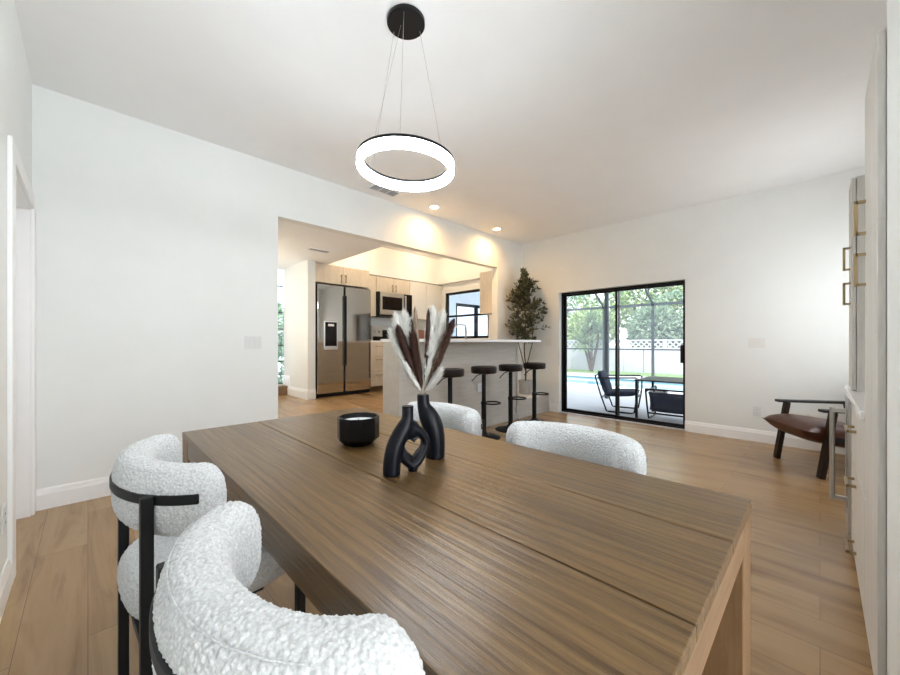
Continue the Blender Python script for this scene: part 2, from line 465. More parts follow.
baseboard('baseboard_back_short', (XB, 3.27), (XB, DY1), (-1, 0), 'short white baseboard between bar ledge and sliding door', .14)
baseboard('baseboard_left', (XL, -2.3), (XL, 2.735), (1, 0), 'white baseboard at the bottom left corner', .14)
baseboard('baseboard_right', (3.38, YR), (XB - .02, YR), (0, 1), 'white baseboard behind the leather armchair', .14)
baseboard('baseboard_stub', (2.40, 5.53), (2.52, 5.53), (0, -1), 'white baseboard on the wall end beside the refrigerator', .15, KF)
baseboard('baseboard_stub_side', (2.40, 6.3), (2.40, 5.514), (-1, 0), 'white baseboard along the hall wall left of refrigerator', .15, KF)
baseboard('baseboard_hall_step', (2.40, 6.5), (2.40, 6.22), (-1, 0), 'short raised baseboard above the hall step', .17, .45)

# casing in the left wall, with an added door against light leaks
struct('trim_1', MB().box(XL, XL + .018, 2.74, 2.86, 0, 2.17).box(XL, XL + .018, 3.76, 3.845, 0, 2.17).box(XL, XL + .018, 2.86, 3.76, 2.08, 2.17)
, M['trim'], 'white door casing on the left wall', 'trim', .003)
struct('trim_2', MB().box(XL - T, XL, 2.86, 2.872, 0, 2.08).box(XL - T, XL, 3.748, 3.76, 0, 2.08).box(XL - T, XL, 2.872, 3.748, 2.068, 2.08)
       .box(XL - .08, XL - .065, 2.872, 2.885, 0, 2.068).box(XL - .08, XL - .065, 3.735, 3.748, 0, 2.068), M['trim'], 'white door jamb inside the left doorway', 'trim')
d1 = thing('added_door', 'unseen white door added to stop light in the left doorway', 'door', (XL - .1, 3.38, 0), kind='structure')  # unseen leaf added to keep outside light from leaking in
MB().box(XL - .119, XL - .081, 2.874, 3.746, .005, 2.065).build('door_panel', M['trim'], d1, .003, w=True)
MB().cyl((XL - .081, 2.95, 1.0), (XL - .03, 2.95, 1.0), .012).sph((XL - .03, 2.95, 1.0), .028).build('knob', M['brass'], d1, smooth=True, w=True)
# sliding door
d2 = thing('door_2', 'black framed sliding glass door to the pool patio', 'door', (XB + .13, 2.16, 0), kind='structure')
x0, x1 = XB + .09, XB + .18
f = MB()
f.box(x0, x1, DY0, DY0 + .012, 0, DH).box(x0, x1, DY1 - .025, DY1, 0, DH).box(x0, x1, DY0, DY1, DH - .03, DH).box(x0, x1, DY0, DY1, 0, .025)
f.build('door_frame', M['blackgloss'], d2, .003, w=True)
YM = 2.19
def panel(name, ya, yb, xa, st):
    m = MB(); m.box(xa, xa + .035, ya, ya + st, .025, DH - .03).box(xa, xa + .035, yb - st, yb, .025, DH - .03)
    m.box(xa, xa + .035, ya, yb, DH - .06, DH - .03).box(xa, xa + .035, ya, yb, .025, .06)
    p = m.build(name, M['blackgloss'], d2, .002, w=True)
    MB().box(xa + .014, xa + .02, ya + st, yb - st, .06, DH - .06).build('glass_pane', M['glass'], p, w=True)
    return p
panel('fixed_panel', YM - .02, DY1 - .025, x0 + .05, .035)
sp = panel('sliding_panel', DY0 + .012, YM + .02, x0 + .008, .035)
h = MB(); h.beam((x0 - .045, DY0 + .05, .90), (x0 - .045, DY0 + .05, 1.14), .025, .03)
h.beam((x0 - .045, DY0 + .05, .93), (x0 + .012, DY0 + .05, .93), .02, .02).beam((x0 - .045, DY0 + .05, 1.11), (x0 + .012, DY0 + .05, 1.11), .02, .02)
h.build('door_handle', M['walnut'], sp, .004, w=True)
struct('trim_3', MB().box(XB + .001, XB + .09, DY0, DY1, -.002, .006), M['deck'], 'pale threshold under the sliding glass door', 'trim')

# ------------------------------------------------------------------ electrical plates
def plate(name, label, c, nrm, w, h, kind, mat=None):
    # nrm: 'x-' faces -X, 'y-' faces -Y
    x, y, z = c
    t = thing(name, label, 'wall plate' if 'outlet' not in name else 'outlet', c)
    mb = MB()
    def bx(u0, u1, v0, v1, d0, d1, m):
        if nrm == 'x-': m.box(-d1, -d0, u0, u1, v0, v1)
        elif nrm == 'x+': m.box(d0, d1, u0, u1, v0, v1)
        else: m.box(u0, u1, -d1, -d0, v0, v1)
        return m
    bx(-w / 2, w / 2, -h / 2, h / 2, 0, .006, mb).build('face_plate', mat or M['pplate'], t, .002)
    if kind.startswith('s'):
        n = int(kind[1])
        for i in range(n):
            u = (i - (n - 1) / 2) * .046
            bx(u - .016, u + .016, -.033, .033, .006, .010, MB()).build('rocker', mat or M['pplate'], t, .002)
    elif kind == 'o':
        for v in (-.02, .02):
            r = bx(-.016, .016, v - .014, v + .014, .006, .008, MB()).build('receptacle', mat or M['pplate'], t, .002)
            q = MB(); bx(-.007, -.005, v - .005, v + .005, .008, .0086, q); bx(.005, .007, v - .005, v + .005, .008, .0086, q)
            q.build('slot', M['slot'], r)
    elif kind == 'b':
        bx(-w / 2 + .01, w / 2 - .01, -h / 2 + .01, h / 2 - .01, .006, .012, MB()).build('cover', mat or M['pplate'], t, .003)
    return t
plate('switch_plate', 'white double rocker switch on the wall left of kitchen opening', (1.135, YK, 1.175), 'y-', .15, .12, 's2')
plate('wall_outlet', 'white outlet at far left above baseboard before the doorway', (XL, 2.62, .37), 'x+', .075, .115, 'o')
plate('switch_plate', 'pale switch plate on the back wall beside the potted tree', (XB, 3.29, 1.19), 'x-', .12, .12, 's2', M['bplate'])
plate('switch_plate', 'pale blank plate at mid height right of the sliding door', (XB, .53, 1.17), 'x-', .155, .11, 's3', M['bplate'])
plate('wall_outlet', 'white outlet low on back wall just left of leather armchair', (XB, .525, .36), 'x-', .075, .115, 'o')
plate('wall_outlet', 'pale horizontal plate on back wall behind leather armchair', (XB, .03, .345), 'x-', .13, .08, 'b', M['bplate'])
plate('wall_outlet', 'white outlet on the grey bar front behind the stools', (3.83, 3.28, .56), 'y-', .115, .115, 'o')

# ------------------------------------------------------------------ ceiling fixtures
def downlight(x, y, label):
    t = thing('ceiling_light', label, 'ceiling light', (x, y, HC), group='recessed lights by the kitchen wall')
    MB().lathe([(.055, 0), (.085, 0), (.088, -.006), (.078, -.010), (.055, -.004)], seg=40, closed=True).build('trim_ring', M['trim'], t, smooth=True)
    MB().cyl((0, 0, -.0015), (0, 0, 0), .084).build('housing', M['trim'], t)
    MB().lathe([(.055, -.002), (.03, -.004), (.004, -.0045)], seg=32).build('lamp_lens', M['can'], t, smooth=True)
    return t
downlight(3.26, 3.59, 'lit recessed ceiling light nearest the ring pendant')
downlight(4.59, 3.59, 'lit recessed ceiling light nearest the potted tree corner')
v = thing('ceiling_vent', 'white ceiling air vent half behind the ring pendant', 'vent', (2.48, 3.60, HC))
MB().box(-.19, .19, -.09, -.07, -.012, 0).box(-.19, .19, .07, .09, -.012, 0).box(-.19, -.17, -.07, .07, -.012, 0).box(.17, .19, -.07, .07, -.012, 0).box(-.06, -.05, -.07, .07, -.01, 0).box(.05, .06, -.07, .07, -.01, 0).build('vent_frame', M['trim'], v)
m = MB()
for k in range(6): m.beam((-.17, -.055 + k * .022, -.006), (.17, -.055 + k * .022, -.006), .010, .0025, (0, .6, .8))
m.build('louvers', M['vent'], v)
MB().box(-.17, .17, -.07, .07, -.0015, 0).build('duct', M['slot'], v)
v = thing('ceiling_vent', 'white slot vent on the low kitchen ceiling above the refrigerator', 'vent', (2.26, 4.85, HK))
MB().box(-.15, .15, -.06, -.045, -.010, 0).box(-.15, .15, .045, .06, -.010, 0).box(-.15, -.135, -.045, .045, -.01, 0).box(.135, .15, -.045, .045, -.01, 0).build('vent_frame', M['trim'], v)
m = MB()
for k in range(4): m.beam((-.135, -.034 + k * .023, -.005), (.135, -.034 + k * .023, -.005), .012, .0025, (0, .6, .8))
m.build('louvers', M['vent'], v)
MB().box(-.135, .135, -.045, .045, -.0015, 0).build('duct', M['slot'], v)

# pendant
PX, PY, PZ = 1.262, 1.625, 2.128
p = thing('ring_pendant', 'lit white ring pendant hanging above the dining table', 'pendant light', (PX, PY, HC))
MB().lathe([(.0, 0), (.103, 0), (.105, -.003), (.105, -.022), (.102, -.025), (.001, -.025)], seg=64).build('canopy', M['blackgloss'], p, smooth=True)
R = .268; tilt = Matrix.Rotation(math.radians(2.2), 4, Vector((.703, .711, 0)))
def ringobj(prof, name, mat):
    m = MB(); m.lathe(prof, seg=96, closed=True)
    bmesh.ops.transform(m.bm, matrix=Matrix.Translation((0, 0, PZ - HC)) @ tilt, verts=m.bm.verts)
    return m.build(name, mat, p, smooth=True)
ringobj([(R, .0), (R, .043), (R - .030, .043), (R - .030, .0), (R - .027, -.003), (R - .003, -.003)], 'ring_diffuser', M['ring'])
ringobj([(R + .001, .0435), (R + .001, .059), (R - .031, .059), (R - .031, .0435)], 'ring_cap', M['black'])
for k, a in enumerate((105, 225, 345)):
    a = math.radians(a); c, s = math.cos(a), math.sin(a)
    top = Vector((.085 * c, .085 * s, -.025)); bot = Matrix.Translation((0, 0, PZ - HC)) @ tilt @ Vector(((R - .015) * c, (R - .015) * s, .055))
    MB().cyl(top, bot, .0012, seg=6).build('suspension_wire', M['steel2'], p)
bot = Matrix.Translation((0, 0, PZ - HC)) @ tilt @ Vector(((R - .015) * math.cos(2.0), (R - .015) * math.sin(2.0), .055))
MB().cyl((-.02, .02, -.025), bot, .0010, seg=6).build('power_cord', M['steel2'], p)

# ------------------------------------------------------------------ dining table
TX0, TX1, TY0, TY1, TH = .308, 1.232, .126, 2.066, .76
t = thing('dining_table', 'brown wood parsons dining table with brushed plank top', 'table', ((TX0 + TX1) / 2, (TY0 + TY1) / 2, 0))
bd = [TX0, .629, .946, TX1]
for i in range(3):
    MB().box(bd[i] + (.0018 if i else 0), bd[i + 1] - (.0018 if i < 2 else 0), TY0, TY1, TH - .028, TH).build('tabletop_board', M['table'], t, .0025, w=True)
ap = .098
LW = .125
for xa in (TX0 + .002, TX1 - .04): MB().box(xa, xa + .038, TY0 + LW, TY1 - LW, TH - ap, TH - .0285).build('side_apron', M['table'], t, .002, w=True)
for ya in (TY0 + .001, TY1 - .04): MB().box(TX0 + LW, TX1 - LW, ya, ya + .039, TH - ap, TH - .0285).build('end_apron', M['tableX'], t, .002, w=True)
for sx in (0, 1):
    for sy in (0, 1):
        xa = TX0 + .001 if sx == 0 else TX1 - LW - .001; ya = TY0 + .001 if sy == 0 else TY1 - LW - .001
        MB().box(xa, xa + LW, ya, ya + LW, 0, TH - .0285).build('leg', M['tableZ'], t, .003, w=True)

# ------------------------------------------------------------------ boucle chairs
SEATZ, TOPZ = .578, .869
def superell(a, b, n, k, seg):
    th = 2 * PI * k / seg; c, s = math.cos(th), math.sin(th)
    return (a * math.copysign(abs(c) ** (2 / n), c), b * math.copysign(abs(s) ** (2 / n), s))

def back_path(n):
    # plan of the wrap-around back; opens to +x
    A, B, fwd = .240, .160, .0
    pts = []
    th0 = PI / 2
    raw = []
    for i in range(200):
        th = PI / 2 + .07 + (PI - .14) * i / 199
        raw.append(Vector((B * math.cos(th), A * math.sin(th), 0)))
    # resample by arc length
    d = [0]
    for a, b in zip(raw, raw[1:]): d.append(d[-1] + (b - a).length)
    Lt = d[-1]; out = []; j = 0
    for i in range(n):
        s = Lt * i / (n - 1)
        while j < len(d) - 2 and d[j + 1] < s: j += 1
        f = (s - d[j]) / max(1e-9, d[j + 1] - d[j])
        out.append((raw[j].lerp(raw[j + 1], min(1, f)), s, Lt))
    return out

def make_back():
    mb = MB(); n, seg = 170, 120
    path = back_path(n); rings = []
    H, TK = .172, .098
    zc = TOPZ - H / 2
    for i, (p, s, Lt) in enumerate(path):
        a = path[max(0, i - 1)][0]; b = path[min(n - 1, i + 1)][0]
        tg = (b - a).normalized(); out = Vector((tg.y, -tg.x, 0))
        e = min(s, Lt - s) / .062
        k = max(.0, 1 - (1 - min(1, e)) ** 2.4) ** (1 / 2.4) if e < 1 else 1
        k = max(k, .03)
        kt = max(.05, k ** .8)
        ring = []
        for q in range(seg):
            u, v = superell(TK / 2 * kt, H / 2 * k, 2.7, q, seg)
            lean = -.10 * v * (1 if True else 0)
            ring.append(mb.bm.verts.new(p - out * (u) + out * lean * 0 + Vector((0, 0, zc + v))))
        rings.append(ring)
    for i in range(n - 1):
        for q in range(seg):
            mb.bm.faces.new((rings[i][q], rings[i][(q + 1) % seg], rings[i + 1][(q + 1) % seg], rings[i + 1][q]))
    mb.bm.faces.new(rings[0][::-1]); mb.bm.faces.new(rings[-1])
    return mb

tex = bpy.data.textures.new('boucle_loops', 'VORONOI'); tex.noise_scale = .0062; tex.noise_intensity = 1.0
tex2 = bpy.data.textures.new('boucle_lumps', 'CLOUDS'); tex2.noise_scale = .0045; tex2.noise_depth = 1
def nubby(o, lv):
    if lv:
        s = o.modifiers.new('sub', 'SUBSURF'); s.levels = lv; s.render_levels = lv
    d = o.modifiers.new('loops', 'DISPLACE'); d.texture = tex; d.strength = -.0044; d.mid_level = .3; d.texture_coords = 'LOCAL'
    d = o.modifiers.new('lumps', 'DISPLACE'); d.texture = tex2; d.strength = .0012; d.mid_level = .5; d.texture_coords = 'LOCAL'

def make_chair(loc, rz, label):
    r = thing('boucle_dining_chair', label, 'chair', loc, rz, 'boucle chairs around the dining table')
    b = make_back().build('backrest', M['boucle'], r, smooth=True); nubby(b, 1)
    # welt seam along the upper outer edge
    path = back_path(90); pts = []
    for i, (p, s, Lt) in enumerate(path):
        if s < .10 or Lt - s < .10: continue
        a = path[max(0, i - 1)][0]; c = path[min(89, i + 1)][0]; tg = (c - a).normalized(); out = Vector((-tg.y, tg.x, 0))
        pts.append(p - out * .0 + Vector((tg.y, -tg.x, 0)) * .033 + Vector((0, 0, TOPZ - .0102)))
    MB().tube(pts, .0011, 6).build('seam', M['boucle'], b, smooth=True)
    # seat cushion
    mb = MB(); seg = 96; rings = []
    a, bb = .225, .225; hh = .105
    prof = []
    for i in range(25):
        th = -PI / 2 + PI * i / 24
        prof.append((1 - .16 * (1 - math.cos(th) ** .8 if math.cos(th) > 1e-6 else 1), math.sin(th)))
    for k, z in prof:
        ring = []
        for q in range(seg):
            u, v = superell(a * k, bb * k, 2.9, q, seg)
            ring.append(mb.bm.verts.new((u + .03, v, SEATZ - hh / 2 + hh / 2 * z)))
        rings.append(ring)
    for i in range(len(rings) - 1):
        for q in range(seg):
            mb.bm.faces.new((rings[i][q], rings[i][(q + 1) % seg], rings[i + 1][(q + 1) % seg], rings[i + 1][q]))
    # fill caps with inner rings
    for ring, zz in ((rings[0], -1), (rings[-1], 1)):
        prev = ring
        for kk in (.75, .45, .15):
            nr = []
            for q in range(seg):
                u, v = superell(a * .84 * kk, bb * .84 * kk, 2.9 - (1 - kk) * .9, q, seg)
                nr.append(mb.bm.verts.new((u + .03, v, SEATZ - hh / 2 + zz * (hh / 2 + .012 * (1 - kk)))))
            for q in range(seg):
                mb.bm.faces.new((prev[q], prev[(q + 1) % seg], nr[(q + 1) % seg], nr[q]))
            prev = nr
        mb.bm.faces.new(prev)
    s = mb.build('seat', M['boucle'], r, smooth=True); nubby(s, 1)
    # black band around the back
    path = back_path(120); zb = TOPZ - .070
    mb = MB(); rings = []
    for i, (p, sd, Lt) in enumerate(path):
        if sd < .042 or Lt - sd < .042: continue
        a_ = path[max(0, i - 1)][0]; c_ = path[min(119, i + 1)][0]; tg = (c_ - a_).normalized(); out = Vector((tg.y, -tg.x, 0)) * -1
        if out.dot(Vector((p.x - .05, p.y, 0))) < 0: out = -out
        o0, o1 = .036, .0515
        rings.append([mb.bm.verts.new(p + out * o + Vector((0, 0, zb + z))) for o, z in ((o0, -.012), (o1, -.012), (o1, .012), (o0, .012))])
    for i in range(len(rings) - 1):
        for q in range(4): mb.bm.faces.new((rings[i][q], rings[i][(q + 1) % 4], rings[i + 1][(q + 1) % 4], rings[i + 1][q]))
    mb.bm.faces.new(rings[0][::-1]); mb.bm.faces.new(rings[-1])
    mb.build('back_band', M['black'], r, .003, True)
    lt = .0125
    for (x, y, top) in ((-.165, .195, zb), (-.165, -.195, zb), (.20, .20, SEATZ - .1), (.20, -.20, SEATZ - .1)):
        MB().box(x - lt, x + lt, y - lt, y + lt, 0, top + .012).build('leg', M['black'], r, .003)
    zf = SEATZ - .108
    m = MB()
    m.box(-.165, .10, .165, .185, zf - .012, zf + .010).box(-.165, .10, -.185, -.165, zf - .012, zf + .010)
    m.box(-.176, -.154, -.195, .195, zf - .012, zf + .010).box(.085, .105, -.165, .165, zf - .012, zf + .010)
    m.build('seat_frame', M['black'], r, .002)
    return r
c1 = make_chair((.252, 1.31, 0), math.radians(3), 'white boucle chair at far end of table near the left wall')
dup(c1, (.266, .562, 0), math.radians(3), 'white boucle chair in the foreground cut off at bottom')
dup(c1, (1.262, .68, 0), PI + math.radians(2), 'white boucle chair back above table edge nearest sliding door').scale = (1, 1, .96)
dup(c1, (1.262, 1.41, 0), PI, 'white boucle chair back behind the black vases').scale = (1, 1, .96)

# ------------------------------------------------------------------ vases, candle, plumes
def cr(pts, n):
    P = [Vector(p) for p in pts]; out = []
    for i in range(len(P) - 1):
        a = P[max(0, i - 1)]; b = P[i]; c = P[i + 1]; d = P[min(len(P) - 1, i + 2)]
        for k in range(n):
            t = k / n
            out.append(.5 * ((2 * b) + (c - a) * t + (2 * a - 5 * b + 4 * c - d) * t * t + (3 * b - a - 3 * c + d) * t ** 3))
    out.append(P[-1]); return out
def crr(pts, n):   # x, z, r triples -> path and radii
    q = cr([(a, b, c) for a, b, c in pts], n)
    return [(v.x, 0, v.y) for v in q], [max(.003, v.z) for v in q]
def make_vase(loc, rz, label, s=(1, 1, 1), loop=True, top=(.056, .215)):
    r = thing('arch_vase', label, 'vase', loc, rz, 'black arch vases on the dining table')
    m = MB()
    if loop:
        a, ra = crr([(0, 0, .0275), (.001, .04, .0275), (.010, .085, .0275), (.028, .122, .027), (.046, .150, .0255), (.055, .176, .0195), (.056, .215, .0185)], 8); m.tube(a, ra, 20)
        a, ra = crr([(.052, .168, .019), (.076, .143, .018), (.106, .118, .0165), (.120, .090, .0155), (.113, .060, .0152), (.094, .031, .0155), (.074, .0155, .0155)], 8); m.tube(a, ra, 20)
        a, ra = crr([(.074, .016, .0155), (.050, .036, .0145), (.030, .060, .016), (.014, .09, .022)], 8); m.tube(a, ra, 20)
        m.cyl((.074, 0, 0), (.074, 0, .02), .0155, .017)
        m.sph((.077, 0, .084), 1, .046, .014, .056, 32)
        m.sph((.066, 0, .135), 1, .034, .017, .034, 32)
    else:
        a, ra = crr([(0, 0, .034), (.0, .05, .0355), (.004, .09, .037), (.014, .125, .037), (.028, .155, .033), (.040, .182, .0245), (.043, .205, .022), (.0435, .226, .022)], 8); m.tube(a, ra, 20)
    o = m.build('vase_body', M['ceramic'], r, smooth=True)
    o.scale = s
    rm = o.modifiers.new('union', 'REMESH'); rm.mode = 'VOXEL'; rm.voxel_size = .0024; rm.use_smooth_shade = True
    if loop:
        hp = []
        for k in range(48):
            q = 2 * PI * k / 48
            hp.append((.0745 + .00200 * 16 * math.sin(q) ** 3, .080 + .00228 * (13 * math.cos(q) - 5 * math.cos(2 * q) - 2 * math.cos(3 * q) - math.cos(4 * q))))
        cut = MB().prism(hp, 'y', -.06, .06).build('heart_cut', M['ceramic'])
        bo = o.modifiers.new('heart', 'BOOLEAN'); bo.operation = 'DIFFERENCE'; bo.object = cut; bo.solver = 'EXACT'
        r2 = o.modifiers.new('round', 'REMESH'); r2.mode = 'VOXEL'; r2.voxel_size = .002; r2.use_smooth_shade = True
        par = o.parent; o.parent = None; o.scale = (1, 1, 1)
        bpy.context.view_layer.update()
        me = bpy.data.meshes.new_from_object(o.evaluated_get(bpy.context.evaluated_depsgraph_get()))
        o.modifiers.clear(); o.data = me; o.parent = par; o.scale = s
        bpy.data.objects.remove(cut)
    sm = o.modifiers.new('soft', 'SMOOTH'); sm.factor = .5; sm.iterations = 7
    MB().lathe([(.012, .0), (.0185, .0), (.019, .003), (.017, .004), (.012, .003)], (top[0], 0, top[1] - .0025), 28, True).build('mouth_rim', M['ceramic'], r, smooth=True).scale = s
    MB().cyl((top[0], 0, top[1] - .0005), (top[0], 0, top[1] + .0002), .0125).build('mouth_opening', M['slot'], r).scale = s
    return r
va = math.radians(-14)
make_vase((.672, .938, TH), va, 'black arch vase in front with heart-shaped opening', (.98, 1.02, .97))
vr = math.radians(135)
RV = (.887, .972, TH)
make_vase(RV, vr, 'taller black vase behind holding the dried plumes', (1, 1, 1), False, (.0435, .226))
mouth = Vector((RV[0] + .0435 * math.cos(vr), RV[1] + .0435 * math.sin(vr), TH + .226))

cd = thing('candle_bowl', 'black faceted candle bowl on the dining table', 'candle', (.785, 1.325, TH))
m = MB(); m.lathe([(.056, 0), (.084, .026), (.084, .112), (.077, .112), (.077, .092), (.01, .092)], seg=10); m.build('bowl', M['candle'], cd, .0015)
MB().lathe([(.072, .0925), (.05, .0928), (.005, .0926)], seg=40).build('wax', M['wax'], cd, smooth=True)
MB().cyl((0, 0, .0925), (.001, 0, .102), .0015, seg=8).build('wick', M['slot'], cd)

RIGHT = Vector((.711, -.703, 0)); FWD = Vector((.703, .711, 0))
def plume(label, tip_px, mat, width, n, depth, start=.25, stemmat=None, group='dried plumes in the black vase'):
    rnd = random.Random(label)
    sc = 1.31 / 366
    tip = mouth + RIGHT * ((tip_px[0] - 419) * sc) + Vector((0, 0, (395 - tip_px[1]) * sc)) + FWD * depth
    base = mouth - Vector((0, 0, .05))
    o = thing('pampas_plume', label, 'dried plume', mouth, 0, group)
    ax = tip - mouth
    def at(t):
        return mouth + ax * t + Vector((0, 0, 1)) * (.0) + RIGHT * (.02 * math.copysign(1, ax.dot(RIGHT)) * t * t * -.6)
    entry = mouth + ax.normalized() * .002 + Vector((ax.x, ax.y, 0)).normalized() * .006
    MB().tube([base + (Vector((ax.x, ax.y, 0)) * -.05), entry, at(.3), at(.6), at(.95)], [.0013, .0014, .0013, .0011, .0006], 6).build('stem', M['plume_t'], o, w=True)
    m = MB(); d = ax.normalized()
    e1 = d.orthogonal().normalized(); e2 = d.cross(e1)
    for i in range(int(n * 1.8)):
        t = start + (1 - start) * rnd.random() ** .85
        k = (t - start) / (1 - start)
        env = width * 1.55 * min(1, (.55 + k / .55)) * max(.25, 1 - .75 * max(0, (k - .8) / .2) ** 2) * rnd.random() ** .4
        an = rnd.random() * 2 * PI
        rad = (e1 * math.cos(an) + e2 * math.sin(an))
        root = at(t)
        ln = (.028 + .03 * rnd.random()) * (1.1 - .4 * k)
        if t > .93: ln *= .7
        p1 = root + rad * env * .8 + d * ln * .5
        p2 = root + rad * env * (.85 + .35 * rnd.random()) + d * ln
        sd = d.cross(rad).normalized(); w0 = .0008 + .0008 * rnd.random()
        a = [m.bm.verts.new(x) for x in (root - sd * w0 * .4, root + sd * w0 * .4, p1 + sd * w0, p1 - sd * w0, p2)]
        m.bm.faces.new(a[:4]); m.bm.faces.new((a[3], a[2], a[4]))
    m.build('plume_head', mat, o, w=True)
    return o
W_, B_, T_ = M['plume_w'], M['plume_b'], M['plume_t']
plume('cream plume leaning lowest to the left', (384, 333), W_, .014, 800, .0, .05)
plume('cream plume with the leftmost high tip', (388, 317), W_, .017, 900, .02, .08)
plume('cream plume with tip just right of the leftmost high one', (396, 314), W_, .017, 900, .035, .08)
plume('short cream plume tip in front of the range knobs', (404, 322), W_, .012, 700, .05, .12)
plume('dark brown plume in front of the left cream plumes', (393, 331), B_, .0120, 1200, -.03, .08)
plume('dark brown plume standing left of centre', (407, 336), B_, .0120, 1200, -.04, .08)
plume('dark brown plume tip behind the centre cream plume', (404, 324), B_, .0085, 700, .03, .15)
plume('slim tan plume rising in the middle', (408, 313), T_, .007, 700, .0, .12)
plume('slim brown plume just left of the right cream plumes', (427, 315), B_, .006, 700, .0, .12)
plume('tall cream plume right of centre', (431, 311), W_, .017, 1000, .03, .08)
plume('cream plume second from the right', (441, 314), W_, .017, 1000, .03, .08)
plume('brown and tan plume leaning farthest right', (451, 325), B_, .0110, 1000, -.02, .1)
plume('tan plume beneath the rightmost brown plume', (446, 334), T_, .011, 700, -.01, .1)
plume('short white plume drooping right over the vase mouth', (438, 372), W_, .012, 300, -.03, .05)
plume('short white plume drooping left over the vase mouth', (400, 366), W_, .010, 300, -.03, .05)

# ------------------------------------------------------------------ bar, stools, ledge, tree
b = thing('breakfast_bar', 'grey panelled breakfast bar with white quartz top', 'bar', (3.48, 3.4, 0))
MB().box(2.456, 4.72, 3.29, 3.60, 0, 1.18).build('bar_panel', M['bar'], b, w=True)
MB().box(2.456, 4.72, 3.279, 3.291, 1.095, 1.179).build('top_rail', M['bar'], b, .002, w=True)
MB().box(4.685, 4.72, 3.279, 3.291, .02, 1.094).build('end_stile', M['bar'], b, .002, w=True)
MB().box(2.456, 4.685, 3.276, 3.291, 0, .09).build('toe_board', M['bar'], b, .002, w=True)
MB().box(2.44, 4.93, 3.0, 3.63, 1.181, 1.216).build('countertop', M['quartz'], b, .004, w=True)
lg = thing('ledge', 'low grey panelled ledge holding the potted tree', 'ledge', (5.19, 3.56, 0))
MB().box(4.723, XB - .001, 3.29, YK - .001, 0, KF - .02).build('ledge_body', M['bar'], lg, w=True)
MB().box(4.723, XB - .001, 3.276, YK - .001, KF - .02, KF).build('ledge_top', M['cabwhite'], lg, .003, w=True)
MB().box(4.723, XB - .001, 3.276, 3.29, 0, .07).build('ledge_base', M['bar'], lg, .002, w=True)

def make_stool(loc, rz, label):
    r = thing('bar_stool', label, 'stool', loc, rz, 'black bar stools at the breakfast bar')
    zt = .88
    MB().lathe([(.02, zt - .085), (.152, zt - .084), (.160, zt - .072), (.162, zt - .018), (.156, zt - .004), (.14, zt), (.02, zt + .002)], seg=48).build('seat', M['stool'], r, smooth=True)
    MB().cyl((0, 0, .03), (0, 0, .42), .031).cyl((0, 0, .42), (0, 0, zt - .084), .026).lathe([(.05, zt - .098), (.09, zt - .086), (.02, zt - .084)], seg=24).build('pole', M['black'], r, smooth=True)
    MB().lathe([(.005, 0), (.205, 0), (.207, .006), (.19, .014), (.10, .026), (.05, .045), (.034, .075), (.01, .078)], seg=56).build('base', M['black'], r, smooth=True)
    pts = [Vector((.0, .03, .425))] + [Vector((.10 + .105 * math.cos(a), .105 * math.sin(a), .425)) for a in [math.radians(x) for x in range(140, -141, -14)]] + [Vector((0, -.03, .425))]
    MB().tube(pts, .010, 10).cyl((0, 0, .405), (0, 0, .445), .036).build('footrest', M['black'], r, smooth=True)
    MB().tube([(0, 0, zt - .085), (-.05, -.0, zt - .10), (-.085, 0, zt - .115), (-.15, 0, zt - .185)], .006, 8).build('lever', M['black'], r, smooth=True)
    return r
rzs = math.radians(-45)
s0 = make_stool((2.90, 2.93, 0), rzs, 'black bar stool nearest the dried plumes')
dup(s0, (3.50, 2.94, 0), rzs, 'second black bar stool from the vases, in front of bar outlet')
dup(s0, (4.06, 2.94, 0), rzs, 'third black bar stool from the vases')
dup(s0, (4.66, 2.95, 0), rzs, 'black bar stool nearest the sliding door')

TXp, TYp = 5.33, 3.55
tr = thing('potted_tree', 'potted faux olive tree on the ledge in the corner', 'plant', (TXp, TYp, KF))
MB().lathe([(.085, 0), (.10, .015), (.118, .22), (.118, .235), (.105, .235), (.10, .19), (.01, .19)], seg=40).build('pot', M['pot'], tr, smooth=True)
MB().lathe([(.099, .191), (.05, .198), (.005, .2)], seg=24).build('soil', M['soil'], tr, smooth=True)
rnd = random.Random(3)
m = MB(); tips = []
def branch(pts, r0, r1):
    q = cr(pts, 6); m.tube(q, [r0 + (r1 - r0) * i / (len(q) - 1) for i in range(len(q))], 7)
    return q
trunks = [branch([(0, 0, .19), (.01, .0, .45), (-.02, .01, .75), (.0, .0, 1.2), (.01, .0, 1.8), (0, 0, 2.03)], .014, .004),
          branch([(.01, 0, .42), (.06, -.05, .7), (.10, -.08, .95), (.08, -.05, 1.4), (.06, -.04, 1.7)], .010, .003),
          branch([(0, 0, .40), (-.05, .05, .68), (-.10, .09, .95), (-.10, .08, 1.3), (-.07, .05, 1.6)], .010, .003)]
twigs = []
def radius_at(z):   # crown outline
    prof = [(.72, .24), (.85, .38), (1.05, .44), (1.3, .41), (1.5, .34), (1.7, .23), (1.85, .14), (2.0, .07), (2.15, .03)]
    for (a, ra), (c, rc) in zip(prof, prof[1:]):
        if a <= z <= c: return ra + (rc - ra) * (z - a) / (c - a)
    return .05
